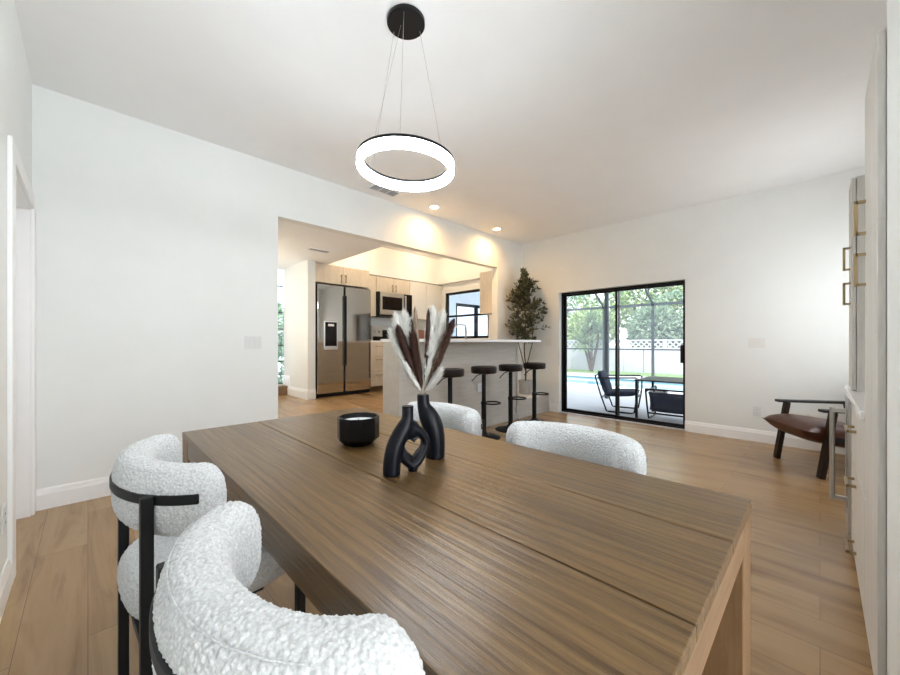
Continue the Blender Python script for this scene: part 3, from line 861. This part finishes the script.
for i in range(165):
    z0 = .84 + 1.17 * rnd.random() ** 1.15
    tk = rnd.choice(trunks); st_ = min(tk, key=lambda p: abs(p.z - z0)).copy()
    an = rnd.random() * 2 * PI; rr = radius_at(min(2.14, z0 + .05)) * (.45 + .65 * rnd.random())
    e = Vector((rr * math.cos(an), rr * math.sin(an), z0 + .02 + .16 * rnd.random()))
    e.x = min(e.x, XB - TXp - .06); e.y = min(e.y, YK - TYp - .06)
    mid = (st_ + e) / 2 + Vector((0, 0, .03))
    q = cr([st_, mid, e], 5); m.tube(q, [.003] * len(q), 4); twigs.append(q)
m.tube([(.05, -.06, 1.2), (.11, -.15, 1.34), (.17, -.25, 1.42)], .003, 5)
m.build('trunk', M['bark'], tr, smooth=True)
m = MB()
def leaf(mb, p, d, nrm, ln, wd):
    d = d.normalized(); sd = d.cross(nrm)
    if sd.length < 1e-4: sd = d.orthogonal()
    sd.normalize(); up = sd.cross(d)
    v = [mb.bm.verts.new(x) for x in (p, p + d * ln * .45 + sd * wd + up * ln * .06, p + d * ln, p + d * ln * .45 - sd * wd + up * ln * .06)]
    mb.bm.faces.new((v[0], v[1], v[2], v[3]))
def rv(): return Vector((rnd.gauss(0, 1), rnd.gauss(0, 1), rnd.gauss(0, 1))).normalized()
for q in twigs:
    for k in range(15):
        t_ = rnd.uniform(.25, 1); p = q[int(t_ * (len(q) - 1))] + rv() * .018
        d = (q[-1] - q[0]).normalized() + rv() * .9 + Vector((0, 0, .2))
        e = p + d.normalized() * .10
        if max(e.x, p.x) > XB - TXp - .02 or max(e.y, p.y) > YK - TYp - .02: continue
        leaf(m, p, d, rv(), .055 + .035 * rnd.random(), .011 + .005 * rnd.random())
for k in range(26):
    leaf(m, Vector((.17, -.25, 1.42)) + rv() * .05, Vector((.3, -.7, .4)) + rv() * .6, rv(), .06, .011)
m.build('foliage', M['olive'], tr)

# ------------------------------------------------------------------ kitchen
fr = thing('refrigerator', 'stainless side-by-side refrigerator with black sides', 'refrigerator', (3.04, 5.85, KF))
FY = 5.545
MB().box(2.545, 3.535, FY + .045, 6.15, KF + .01, 2.115).build('cabinet', M['blackgloss'], fr, .004, w=True)
MB().box(2.56, 3.52, FY + .05, FY + .07, KF + .005, KF + .06).build('toe_grille', M['blackgloss'], fr, w=True)
dl = MB().box(2.562, 3.008, FY, FY + .045, KF + .065, 2.105).build('door', M['steel'], fr, .006, w=True)
dr = MB().box(3.044, 3.532, FY, FY + .045, KF + .065, 2.105).build('door', M['steel'], fr, .006, w=True)
MB().box(3.004, 3.016, FY - .035, FY - .012, KF + .5, 1.95).build('handle', M['blackgloss'], dl, .003, w=True)
MB().box(3.036, 3.048, FY - .035, FY - .012, KF + .5, 1.95).build('handle', M['blackgloss'], dr, .003, w=True)
MB().box(2.66, 2.90, FY - .014, FY + .001, 1.06, 1.52).build('dispenser_surround', M['steel2'], dl, .006, w=True)
MB().box(2.68, 2.88, FY - .017, FY - .013, 1.12, 1.505).build('dispenser', M['darkglass'], dl, .003, w=True)
MB().box(2.73, 2.83, FY - .0185, FY - .0165, 1.44, 1.475).build('display', M['pplate'], dl, w=True)

def pull(mb, x, y, z0, z1, off, horiz=False, r=.006):
    if horiz:
        mb.beam((x, y - off, z0), (z1, y - off, z0), r * 2, r * 2); mb.beam((x + .01, y - off, z0), (x + .01, y, z0), r * 2, r * 2); mb.beam((z1 - .01, y - off, z0), (z1 - .01, y, z0), r * 2, r * 2)
    else:
        mb.beam((x, y - off, z0), (x, y - off, z1), r * 2, r * 2); mb.beam((x, y - off, z0 + .008), (x, y, z0 + .008), r * 2, r * 2); mb.beam((x, y - off, z1 - .008), (x, y, z1 - .008), r * 2, r * 2)
    return mb
def wallcab(label, xa, xb, ya, yb, za, zb, doors, hz, mat, hpos, group='upper kitchen cabinets'):
    c = thing('wall_cabinet', label, 'cabinet', ((xa + xb) / 2, (ya + yb) / 2, za), 0, group)
    MB().box(xa, xb, ya + .02, yb, za, zb).build('carcass', mat, c, w=True)
    n = doors; wd = (xb - xa) / n
    for i in range(n):
        d = MB().box(xa + wd * i + .002, xa + wd * (i + 1) - .002, ya, ya + .019, za + .003, zb - .003).build('door', mat, c, .002, w=True)
        if hpos:
            hx = xa + wd * (i + 1) - .04 if (i % 2 == 0 and n > 1) else xa + wd * i + .04
            pull(MB(), hx, ya, hz, hz + .13, .03).build('handle', M['pewter'], d, w=True)
    return c
wallcab('cream cabinet above the refrigerator', 2.525, 3.54, 5.60, 6.19, 2.14, 2.445, 2, 2.17, M['cab'], True)
wallcab('narrow cream wall cabinet between refrigerator and microwave', 3.545, 3.845, 5.86, 6.19, 1.67, 2.43, 1, 1.7, M['cab'], False)
wallcab('cream cabinet directly above the microwave', 3.85, 4.65, 5.86, 6.19, 2.14, 2.43, 2, 2.165, M['cab'], True)
wallcab('white wall cabinets between the microwave and kitchen window', 4.655, 5.55, 5.86, 6.19, 1.67, 2.43, 2, 1.7, M['cabwhite'], False)
jc = thing('wall_cabinet', 'cream cabinet hung on the jamb right of kitchen window', 'cabinet', (5.3, 4.13, 1.69), 0, 'upper kitchen cabinets')
MB().box(4.985, 5.55, YK + T + .002, 4.265, 1.69, 2.43).build('carcass', M['cab'], jc, w=True)
MB().box(4.99, 5.265, 4.268, 4.287, 1.692, 2.428).build('door', M['cab'], jc, .002, w=True)
MB().box(5.27, 5.545, 4.268, 4.287, 1.692, 2.428).build('door', M['cab'], jc, .002, w=True)

mw = thing('microwave', 'stainless over-the-range microwave with dark door glass', 'microwave', (4.25, 6.0, 1.67))
MB().box(3.86, 4.645, 5.80, 6.19, 1.69, 2.135).build('housing', M['blackgloss'], mw, .004, w=True)
dd = MB().box(3.885, 4.44, 5.775, 5.80, 1.71, 2.13).build('door', M['steel2'], mw, .004, w=True)
MB().box(3.93, 4.39, 5.772, 5.776, 1.80, 2.05).build('door_glass', M['darkglass'], dd, w=True)
MB().beam((4.455, 5.745, 1.74), (4.455, 5.745, 2.10), .025, .02).beam((4.455, 5.745, 1.76), (4.455, 5.78, 1.76), .015, .015).beam((4.455, 5.745, 2.08), (4.455, 5.78, 2.08), .015, .015).build('handle', M['steel2'], dd, .003, w=True)
MB().box(4.475, 4.64, 5.775, 5.80, 1.71, 2.13).build('control_panel', M['darkglass'], mw, .003, w=True)
MB().box(3.9, 4.6, 5.82, 6.1, 1.672, 1.69).build('vent_grille', M['slot'], mw, w=True)

rg = thing('range', 'stainless kitchen range with knobs on the raised back panel', 'stove', (4.3, 5.85, KF))
MB().box(3.915, 4.675, 5.60, 6.17, KF, 1.195).build('oven_body', M['steel2'], rg, .004, w=True)
MB().box(3.95, 4.64, 5.59, 5.60, .6, .95).build('oven_door_glass', M['darkglass'], rg, w=True)
MB().cyl((3.98, 5.555, 1.03), (4.61, 5.555, 1.03), .012).beam((4.0, 5.555, 1.03), (4.0, 5.60, 1.03), .015, .015).beam((4.59, 5.555, 1.03), (4.59, 5.60, 1.03), .015, .015).build('oven_handle', M['steel2'], rg, w=True, smooth=True)
MB().box(3.93, 4.66, 5.62, 6.1, 1.195, 1.205).build('cooktop', M['darkglass'], rg, .002, w=True)
MB().box(3.92, 4.67, 6.10, 6.17, 1.2, 1.50).build('back_panel', M['steel2'], rg, .004, w=True)
MB().box(4.15, 4.44, 6.094, 6.101, 1.27, 1.43).build('display', M['darkglass'], rg, w=True)
MB().box(3.93, 4.66, 6.092, 6.099, 1.205, 1.30).build('panel_band', M['darkglass'], rg, w=True)
for kx in (3.985, 4.085, 4.50, 4.60):
    MB().cyl((kx, 6.065, 1.40), (kx, 6.10, 1.40), .03).build('knob', M['steel2'], rg, smooth=True, w=True)

bc = thing('base_cabinet', 'narrow cream drawer cabinet between refrigerator and range', 'cabinet', (3.73, 5.85, KF))
MB().box(3.548, 3.91, 5.62, 6.19, KF + .09, 1.18).build('carcass', M['cab'], bc, w=True)
MB().box(3.548, 3.91, 5.67, 6.18, KF, KF + .09).build('toe_kick', M['stone'], bc, w=True)
for z0, z1 in ((KF + .10, KF + .36), (KF + .37, KF + .63), (KF + .64, KF + .87)):
    d = MB().box(3.552, 3.906, 5.60, 5.619, z0, z1).build('drawer', M['cab'], bc, .002, w=True)
    pull(MB(), 3.66, 5.60, (z1 - .06), 3.80, .03, True).build('handle', M['pewter'], d, w=True)
MB().box(3.54, 3.912, 5.585, 6.19, 1.181, 1.213).build('countertop', M['quartz'], bc, .003, w=True)
sc_ = thing('sink_counter', 'white counter run under the kitchen window', 'counter', (5.2, 5.1, KF))
MB().box(4.98, KX - .005, YK + T + .01, 6.19, KF, 1.18).box(4.68, 4.98, 5.62, 6.19, KF, 1.18).build('carcass', M['cabwhite'], sc_, w=True)
MB().box(4.95, KX - .005, YK + T + .01, 6.19, 1.181, 1.213).box(4.68, 4.95, 5.59, 6.19, 1.181, 1.213).build('countertop', M['quartz'], sc_, w=True)
fc = thing('kitchen_faucet', 'brushed nickel faucet in front of the kitchen window', 'faucet', (5.36, 4.97, 1.213))
MB().cyl((0, 0, 0), (0, 0, .03), .028).cyl((0, 0, 0), (0, 0, .27), .018).build('faucet_body', M['pewter'], fc, smooth=True)
MB().tube([(0, 0, .27), (0, 0, .30), (-.02, .008, .315), (-.16, .06, .32), (-.185, .07, .31), (-.19, .072, .26)], .013, 10).build('spout', M['pewter'], fc, smooth=True)
MB().cyl((0, 0, .16), (.05, -.06, .19), .009).build('lever', M['pewter'], fc, smooth=True)
bx = thing('canister', 'small russet box on the kitchen counter behind the plumes', 'box', (4.90, 5.85, 1.213))
MB().box(-.075, .075, -.06, .06, 0, .2).build('box_body', M['rust'], bx, .006)
MB().box(-.078, .078, -.063, .063, .2, .225).build('lid', M['rust'], bx, .004)

# ------------------------------------------------------------------ right-hand built-ins
CY = -.122                       # door fronts; carcasses stop 18 mm behind
CC = -.142
def hpull(mb, x, z0, z1, off=.026, r=.0055):
    # vertical pull on a face looking to +Y
    mb.beam((x, CY + off, z0), (x, CY + off, z1), r * 2, r * 2)
    mb.beam((x, CY, z0 + .006), (x, CY + off, z0 + .006), r * 2, r * 2); mb.beam((x, CY, z1 - .006), (x, CY + off, z1 - .006), r * 2, r * 2)
    return mb
pn = thing('pantry_cabinet', 'tall pale oak pantry cabinet at the right edge', 'cabinet', (1.92, -.45, 0))
MB().box(1.70, 2.135, YR + .002, CC, .0, 2.12).build('carcass', M['greycab'], pn, w=True)
for (za, zb, h0, h1) in ((.09, 1.5445, 1.385, 1.512), (1.5455, 2.117, 1.58, 1.712)):
    d = MB().box(1.705, 2.132, CY - .018, CY, za, zb).build('door', M['greycab'], pn, .002, w=True)
    hpull(MB(), 2.09, h0, h1).build('handle', M['brass'], d, w=True)
MB().box(1.70, 2.135, CC, CC + .008, 0, .085).build('toe_kick', M['greycab'], pn, w=True)
db = thing('drawer_cabinet', 'pale oak drawer unit with brass pulls beside the pantry', 'cabinet', (2.56, -.45, 0))
MB().box(2.138, 3.0, YR + .002, CC, 0, .87).build('carcass', M['greycab'], db, w=True)
for z0, z1, zh in ((.09, .24, .165), (.25, .56, .483), (.57, .865, .745)):
    d = MB().box(2.141, 2.997, CY - .018, CY, z0, z1).build('drawer', M['greycab'], db, .002, w=True)
    m = MB(); r_ = .006
    m.beam((2.60, CY + .030, zh), (2.76, CY + .030, zh), r_ * 2, r_ * 2).beam((2.606, CY, zh), (2.606, CY + .030, zh), r_ * 2, r_ * 2).beam((2.754, CY, zh), (2.754, CY + .030, zh), r_ * 2, r_ * 2)
    m.build('handle', M['brass'], d, w=True)
wc = thing('wine_cooler', 'stainless under-counter cooler with vertical bar handle', 'cooler', (3.18, -.45, 0))
MB().box(3.003, 3.36, YR + .002, CC - .006, .0, .87).build('cabinet', M['blackgloss'], wc, w=True)
dd = MB().box(3.006, 3.07, CY - .024, CY + .012, .1, .865).box(3.29, 3.355, CY - .024, CY + .012, .1, .865).box(3.07, 3.29, CY - .024, CY + .012, .79, .865).box(3.07, 3.29, CY - .024, CY + .012, .1, .17).build('door', M['steel2'], wc, .003, w=True)
MB().box(3.07, 3.29, CY - .018, CY + .006, .17, .79).build('door_glass', M['darkglass'], dd, w=True)
MB().cyl((3.06, CY + .072, .27), (3.06, CY + .072, .80), .0115).beam((3.06, CY + .072, .785), (3.06, CY + .01, .785), .022, .022).beam((3.06, CY + .072, .285), (3.06, CY + .01, .285), .022, .022).build('handle', M['steel2'], dd, smooth=True, w=True)
MB().box(3.006, 3.355, CC - .006, CC + .004, 0, .095).build('toe_grille', M['slot'], wc, w=True)
ct = MB().box(2.137, 3.37, YR + .002, CY + .014, .872, .905).build('buffet_counter', M['quartz'], None, .003)
tag(ct, 'white quartz counter over the drawer unit and cooler', 'counter')
hu = thing('hutch_cabinet', 'tall pale oak upper cabinet standing on the far counter end', 'cabinet', (3.12, -.45, .906))
MB().box(3.0, 3.25, YR + .002, CC, .906, 2.085).build('carcass', M['greycab'], hu, w=True)
for za, zb, h0, h1 in ((.91, 1.5445, 1.385, 1.512), (1.5455, 2.082, 1.58, 1.712)):
    d = MB().box(3.003, 3.247, CY - .018, CY, za, zb).build('door', M['greycab'], hu, .002, w=True)
    hpull(MB(), 3.06, h0, h1).build('handle', M['brass'], d, w=True)

# ------------------------------------------------------------------ leather armchair
ac = thing('leather_armchair', 'dark wood armchair with brown leather seat by the right wall', 'armchair', (4.92, -.12, 0), math.radians(122.7))
for sy in (-1, 1):
    y = .292 * sy
    MB().beam((.325, y, 0), (.235, y, .572), .04, .055, (0, 1, 0)).build('leg', M['walnut'], ac, .004)
    MB().beam((-.36, y, 0), (-.27, y, .572), .04, .055, (0, 1, 0)).build('leg', M['walnut'], ac, .004)
    MB().box(-.40, .325, y - .035, y + .035, .572, .596).build('armrest', M['dwal'], ac, .005)
    MB().beam((.27, y * .93, .345), (-.31, y * .93, .245), .025, .05).build('side_rail', M['dwal'], ac, .003)
MB().beam((.27, -.28, .335), (.27, .28, .335), .045, .025).beam((-.31, -.28, .245), (-.31, .28, .245), .045, .025).build('cross_rail', M['dwal'], ac, .003)
def cushion(w, l, th, M4, sharp=.9):
    mb = MB(); n = 22; top = []; bot = []
    for side, arr in ((1, top), (-1, bot)):
        for i in range(n + 1):
            row = []
            for j in range(n + 1):
                u, v = 2 * i / n - 1, 2 * j / n - 1
                hgt = ((1 - u ** 4) * (1 - v ** 4)) ** .5
                pin = 1 - .06 * (1 - abs(u) ** 3) * abs(v) ** 6; pin2 = 1 - .06 * (1 - abs(v) ** 3) * abs(u) ** 6
                row.append(mb.bm.verts.new(M4 @ Vector((u * l / 2 * pin2, v * w / 2 * pin, side * th / 2 * hgt))))
            arr.append(row)
        for i in range(n):
            for j in range(n):
                q = (arr[i][j], arr[i + 1][j], arr[i + 1][j + 1], arr[i][j + 1])
                mb.bm.faces.new(q if side > 0 else q[::-1])
    bmesh.ops.remove_doubles(mb.bm, verts=mb.bm.verts, dist=1e-4)
    return mb
cushion(.60, .78, .21, Matrix.Translation((.065, 0, .345)) @ Matrix.Rotation(math.radians(-9), 4, 'Y')).build('seat_cushion', M['leather'], ac, smooth=True)
cushion(.56, .60, .11, Matrix.Translation((-.375, 0, .62)) @ Matrix.Rotation(math.radians(70), 4, 'Y')).build('back_cushion', M['leather'], ac, smooth=True)
MB().beam((-.30, .24, .25), (-.52, .24, .86), .03, .04, (0, 1, 0)).beam((-.30, -.24, .25), (-.52, -.24, .86), .03, .04, (0, 1, 0)).beam((-.52, -.255, .86), (-.52, .255, .86), .03, .04).build('back_frame', M['dwal'], ac, .003)

# ------------------------------------------------------------------ outside
G = -.10
struct('patio_ground', MB().box(5.83, 9.9, -12, 3.9, G - .2, G).box(9.9, 10.7, -12, 22, G - .2, G).box(13.6, 15.0, -12, 22, G - .2, G).box(10.7, 13.6, -12, -8, G - .2, G).box(10.7, 13.6, 16, 22, G - .2, G).box(5.95, 9.9, 3.9, 22, G - .2, G), M['deck'], 'pale concrete pool deck outside the glass door', 'ground')
pl = thing('swimming_pool', 'blue swimming pool with pale coping beyond the glass door', 'pool', (12.1, 4, G))
MB().box(10.7, 13.6, -8, 16, G - .12, G - .06).build('pool_water', M['water'], pl, w=True)
MB().box(10.4, 10.75, -8.3, 16.3, G - .02, G + .03).box(13.55, 13.95, -8.3, 16.3, G - .02, G + .05).build('coping', M['coping'], pl, .01, w=True)
struct('lawn_ground', MB().box(15.0, 34, -20, 40, G - .2, G + .02), M['lawn'], 'strip of green lawn in front of the white fence', 'lawn')
struct('patio_roof', MB().box(5.83, 8.3, -12, 6.2, 2.75, 2.95), M['pale_outdoor'], 'covered patio roof outside the glass door', 'roof')
tag(MB().box(8.43, 8.505, 3.405, 3.48, G, 2.75).build('patio_post', M['cage']), 'dark square patio post just outside the glass door', 'post')
cg = thing('pool_cage', 'dark metal pool screen cage over the pool', 'screen enclosure', (14.8, 4, G))
m = MB()
for y in (0.7, 2.5, 4.33, 6.13, 7.93, 9.7):
    MB().box(14.76, 14.84, y - .04, y + .04, G, 2.6).build('cage_post', M['cage'], cg, w=True)
    MB().beam((14.8, y, 2.6), (12.3, y, 4.1), .05, .08).build('cage_rafter', M['cage'], cg, w=True)
MB().box(14.76, 14.84, -6, 16, 2.55, 2.64).build('cage_beam', M['cage'], cg, w=True)
MB().box(14.77, 14.83, -6, 16, .90, .95).build('cage_rail', M['cage'], cg, w=True)
MB().beam((12.3, -6, 4.1), (12.3, 16, 4.1), .06, .09).build('cage_ridge', M['cage'], cg, w=True)
MB().box(14.797, 14.803, -6, 16, G, 2.56).beam((14.8, 5, 2.62), (12.3, 5, 4.12), 22, .006).build('insect_screen', M['screen'], cg, w=True)
fn = thing('white_fence', 'white vinyl garden fence with lattice top beyond the pool', 'fence', (16.6, 4, G))
m = MB()
for k in range(46): m.box(16.58, 16.62, -10 + k * .8 + .02, -10 + (k + 1) * .8 - .01, G, .93)
m.build('fence_panel', M['vinyl'], fn, w=True)
m = MB()
for k in range(16): m.box(16.55, 16.65, -10 + k * 2.4 - .06, -10 + k * 2.4 + .06, G, 1.32)
m.build('fence_posts', M['vinyl'], fn, w=True)
m = MB()
for k in range(170):
    y = -10 + k * .215
    m.beam((16.6, y, .96), (16.6, y + .3, 1.26), .05, .02, (1, 0, 0)); m.beam((16.61, y + .3, .96), (16.61, y, 1.26), .05, .02, (1, 0, 0))
m.box(16.57, 16.63, -10, 26, .92, .98).box(16.57, 16.63, -10, 26, 1.25, 1.31)
m.build('lattice', M['vinyl'], fn, w=True)

rnd = random.Random(11)
def bush(label, x, y, rx, ry, h, n, mat, size, name='garden_tree', z0=0):
    o = thing(name, label, 'tree', (x, y, G), 0, 'trees beyond the white fence')
    m = MB()
    blobs = [(rnd.uniform(-.55, .55) * rx, rnd.uniform(-.6, .6) * ry, rnd.uniform(.25, .8) * h, rnd.uniform(.35, .55)) for _ in range(9)]
    for i in range(n):
        bx_, by, bz, br = rnd.choice(blobs); v = rv_(rnd)
        p = Vector((bx_ + v.x * rx * br, by + v.y * ry * br, bz + v.z * h * br * .6))
        if p.z < .05: p.z = .05 + rnd.random() * .3
        leaf(m, p, v + rv_(rnd) * .7, rv_(rnd), size * rnd.uniform(.7, 1.4), size * .3)
    m.build('foliage', mat, o)
    m = MB(); m.cyl((0, 0, 0), (0, 0, h * .5), .12, .06, 10)
    for b_ in blobs[:5]: m.tube([(0, 0, h * .3), (b_[0] * .5, b_[1] * .5, h * .45), (b_[0], b_[1], b_[2])], [.06, .05, .02], 6)
    m.build('trunk', M['bark'], o)
    return o
def rv_(r): return Vector((r.gauss(0, 1), r.gauss(0, 1), r.gauss(0, 1))).normalized()
bush('bluish green shrub mass behind the fence, right door panel', 18.0, 4.2, 1.7, 2.2, 3.3, 5200, M['hedge2'], .20)
bush('lime yellow tree rising at the upper right of the glass door', 20.5, 3.6, 2.0, 2.6, 6.4, 5200, M['yellowleaf'], .24)
bush('dense green shrub behind the lattice at far right of door', 18.2, 1.2, 1.6, 2.2, 3.5, 4200, M['hedge'], .20)
bush('green tree behind the centre stile of the door', 20.5, 7.0, 2.0, 2.4, 5.6, 5200, M['hedge'], .22)
bush('low green shrub behind the fence in the left panel', 18.6, 8.6, 1.6, 2.2, 2.8, 4200, M['hedge'], .20)
bush('far pale tree at the left edge of the glass door', 23, 12.5, 2.2, 3.2, 4.6, 4200, M['hedge2'], .24)
bush('tall green tree far behind the lime tree', 24.5, 1.5, 2.6, 4.5, 7.8, 5200, M['hedge2'], .28)
def yucca(label, x, y, h, sz, n, seed):
    o = thing('yucca_palm', label, 'palm', (x, y, G), 0, 'spiky palms by the fence')
    r = random.Random(seed); m = MB(); tm = MB()
    heads = [(0, 0, h), (.10, .25, h * .72), (-.08, .3, h * .55), (.05, -.35, h * .8)]
    for hx, hy, hz in heads:
        tm.tube([(0, 0, 0), (hx * .5, hy * .5, hz * .5), (hx, hy, hz)], [.07, .055, .045], 8)
        for i in range(n):
            an = r.random() * 2 * PI; el = r.uniform(-.5, 1.4)
            d = Vector((math.cos(an) * math.cos(el), math.sin(an) * math.cos(el), math.sin(el)))
            ln = sz * r.uniform(.7, 1.1); sd = d.cross(Vector((0, 0, 1))).normalized() * .034
            c = Vector((hx, hy, hz)); md = c + d * ln * .55; e = c + d * ln + Vector((0, 0, -.18 * ln))
            v = [m.bm.verts.new(q) for q in (c - sd * .7, c + sd * .7, md + sd, md - sd, e)]
            m.bm.faces.new(v[:4]); m.bm.faces.new((v[3], v[2], v[4]))
    m.build('blades', M['yucca'], o); tm.build('trunk', M['bark'], o, smooth=True)
    return o
yucca('tall spiky palm in front of the fence, left door panel', 15.7, 7.05, 2.2, .76, 190, 1)
yucca('lower spiky palm by the fence at far left', 15.7, 9.25, 1.3, .72, 170, 2)
# fallback greenery seen through the hall window
bush('green shrub seen through the tall hall window', 3.0, 9.4, 1.3, 1.0, 2.1, 2600, M['hedge2'], .16)
struct('hall_ground', MB().box(-2, 5.8, 6.62, 30, G - .2, G), M['deck'], 'pale ground outside the hall window', 'ground')

# patio furniture
def patio_chair(loc, rz, label, pillow, low):
    o = thing('patio_chair', label, 'chair', loc, rz, 'black patio chairs outside the glass door')
    for s in (-1, 1):
        y = .31 * s
        MB().tube([(-.42, y, .66 - low), (-.33, y, .34 - low * .6), (-.22, y, .02), (-.18, y, .014), (.20, y, .014), (.24, y, .03), (.30, y, .40), (.30, y, .63 - low), (.27, y, .65 - low), (-.38, y, .62 - low)], .014, 8).build('side_frame', M['blackgloss'], o, smooth=True)
    MB().tube([(-.42, -.31, .66 - low), (-.42, .31, .66 - low)], .014, 8).tube([(.285, -.31, .30), (.285, .31, .30)], .014, 8).tube([(-.31, -.31, .26 - low), (-.31, .31, .26 - low)], .014, 8).build('cross_bars', M['blackgloss'], o, smooth=True)
    cushion(.58, .56, .12, Matrix.Translation((.0, 0, .34 - low)) @ Matrix.Rotation(math.radians(-5), 4, 'Y')).build('seat_cushion', M['navy'], o, smooth=True)
    cushion(.58, .46 - low, .12, Matrix.Translation((-.30, 0, .53 - low * 1.5)) @ Matrix.Rotation(math.radians(72), 4, 'Y')).build('back_cushion', M['navy'], o, smooth=True)
    if pillow:
        cushion(.28, .28, .10, Matrix.Translation((-.16, .17, .50 - low * .8)) @ Matrix.Rotation(math.radians(65), 4, 'Y')).build('throw_pillow', M['floral'], o, smooth=True)
    return o
patio_chair((6.90, 1.72, G), math.radians(4), 'low black patio chair with navy back cushion under the patio table', True, .14)
patio_chair((7.15, 2.62, G), math.radians(-78), 'black sled patio chair seen side-on beyond the door', False, 0)
pt = thing('patio_table', 'black rectangular patio table over the navy cushioned chair', 'table', (7.02, 1.55, G))
MB().box(-.45, .45, -.66, .66, .635, .655).build('tabletop', M['blackgloss'], pt, .004)
for sx in (-1, 1):
    for sy in (-1, 1): MB().box(.43 * sx - .018, .43 * sx + .018, .63 * sy - .018, .63 * sy + .018, 0, .636).build('leg', M['blackgloss'], pt)

# neighbouring wing seen through the kitchen window
wg = MB(); wg.box(5.95, 6.44, 6.3, 6.5, G, 3.2).box(9.0, 10.2, 6.3, 6.5, G, 3.2).box(6.44, 9.0, 6.3, 6.5, 2.16, 3.2)
struct('wall_wing', wg, M['pale_outdoor'], 'white exterior wall seen through the kitchen window', 'wall')
d3 = thing('door_3', 'black framed glass door in the exterior wall beyond kitchen window', 'door', (7.7, 6.35, G), kind='structure')
m = MB()
for x in (6.44, 7.22, 8.0, 8.94): m.box(x, x + .07, 6.32, 6.40, G, 2.16)
m.box(6.44, 9.0, 6.32, 6.40, 2.09, 2.16).box(6.44, 9.0, 6.32, 6.40, G, G + .08)
m.build('door_frame', M['blackgloss'], d3, w=True)
MB().box(6.5, 8.95, 6.35, 6.36, G + .08, 2.09).build('glass_pane', M['bglass'], d3, w=True)
struct('wall_wing_inner', MB().box(6.2, 9.2, 9.0, 9.1, G, 3.2).box(6.1, 6.2, 6.5, 9.1, G, 3.2).box(9.2, 9.3, 6.5, 9.1, G, 3.2), M['pale_outdoor'], 'pale room wall behind the exterior glass door', 'wall')

# ------------------------------------------------------------------ light
wd = bpy.data.worlds.new('daylight'); scn.world = wd; wd.use_nodes = True
nt = wd.node_tree; bg = nt.nodes['Background']
bg.inputs['Color'].default_value = (.86, .93, 1.0, 1); bg.inputs['Strength'].default_value = 1.5
def light(name, kind, loc, energy, col, rot=(0, 0, 0), **kw):
    l = bpy.data.lights.new(name, kind); l.energy = energy; l.color = col
    for k, v in kw.items(): setattr(l, k, v)
    o = bpy.data.objects.new(name, l); COL.objects.link(o); o.location = loc; o.rotation_euler = rot
    return o
light('sun', 'SUN', (20, 0, 20), 1.5, (1, .97, .92), (math.radians(38), 0, math.radians(-60)), angle=math.radians(8))
light('rear_fill_light', 'AREA', (.525, -2.37, 1.35), 30, (.94, .97, 1), (math.radians(90), 0, 0), shape='RECTANGLE', size=1.2, size_y=2.1)  # added area light brightening the room from behind the camera
light('right_window_daylight', 'AREA', (4.65, YR - .01, 1.6), 10, (.96, .98, 1), (math.radians(90), 0, 0), shape='RECTANGLE', size=1.2, size_y=1.2)
for nm, loc, rot, sx, sy in (('door_portal', (XB + .03, 2.16, 1.01), (0, math.radians(90), 0), 2.0, 1.75),):
    lo = light(nm, 'AREA', loc, 1, (1, 1, 1), rot, shape='RECTANGLE', size=sx, size_y=sy); lo.data.cycles.is_portal = True
for x in (3.26, 4.59):
    light('downlight_lamp', 'SPOT', (x, 3.59, HC - .02), 24, (1, .54, .17), (0, 0, 0), spot_size=math.radians(172), spot_blend=1.0, shadow_soft_size=.04)
for x, y in ((3.4, 4.6), (4.8, 4.6), (3.4, 5.4), (4.8, 5.4)):
    light('tray_lamp', 'POINT', (x, y, 2.93), 3.7, (1, .73, .45), shadow_soft_size=.06)
light('hall_fill', 'POINT', (1.3, 5.6, 1.7), 11, (1, .86, .68), shadow_soft_size=.25)  # added point light without a fixture, hidden, evens out the low kitchen ceiling

# ------------------------------------------------------------------ camera
cam = bpy.data.cameras.new('camera'); co = bpy.data.objects.new('camera', cam); COL.objects.link(co)
co.location = (0, 0, CAM_H); co.rotation_euler = (math.radians(90), 0, math.radians(-44.69))
cam.sensor_width = 36; cam.lens = 366 / 900 * 36; cam.shift_y = 5.5 / 900; cam.clip_start = .02; cam.clip_end = 200
scn.camera = co
scn.view_settings.view_transform = 'Standard'; scn.view_settings.look = 'None'
scn.view_settings.gamma = 1; scn.view_settings.use_curve_mapping = False
scn.view_settings.exposure = 1.15
scn.cycles.use_denoising = True
scn.cycles.max_bounces = 10; scn.cycles.diffuse_bounces = 6; scn.cycles.transparent_max_bounces = 16
scn.cycles.sample_clamp_indirect = 6
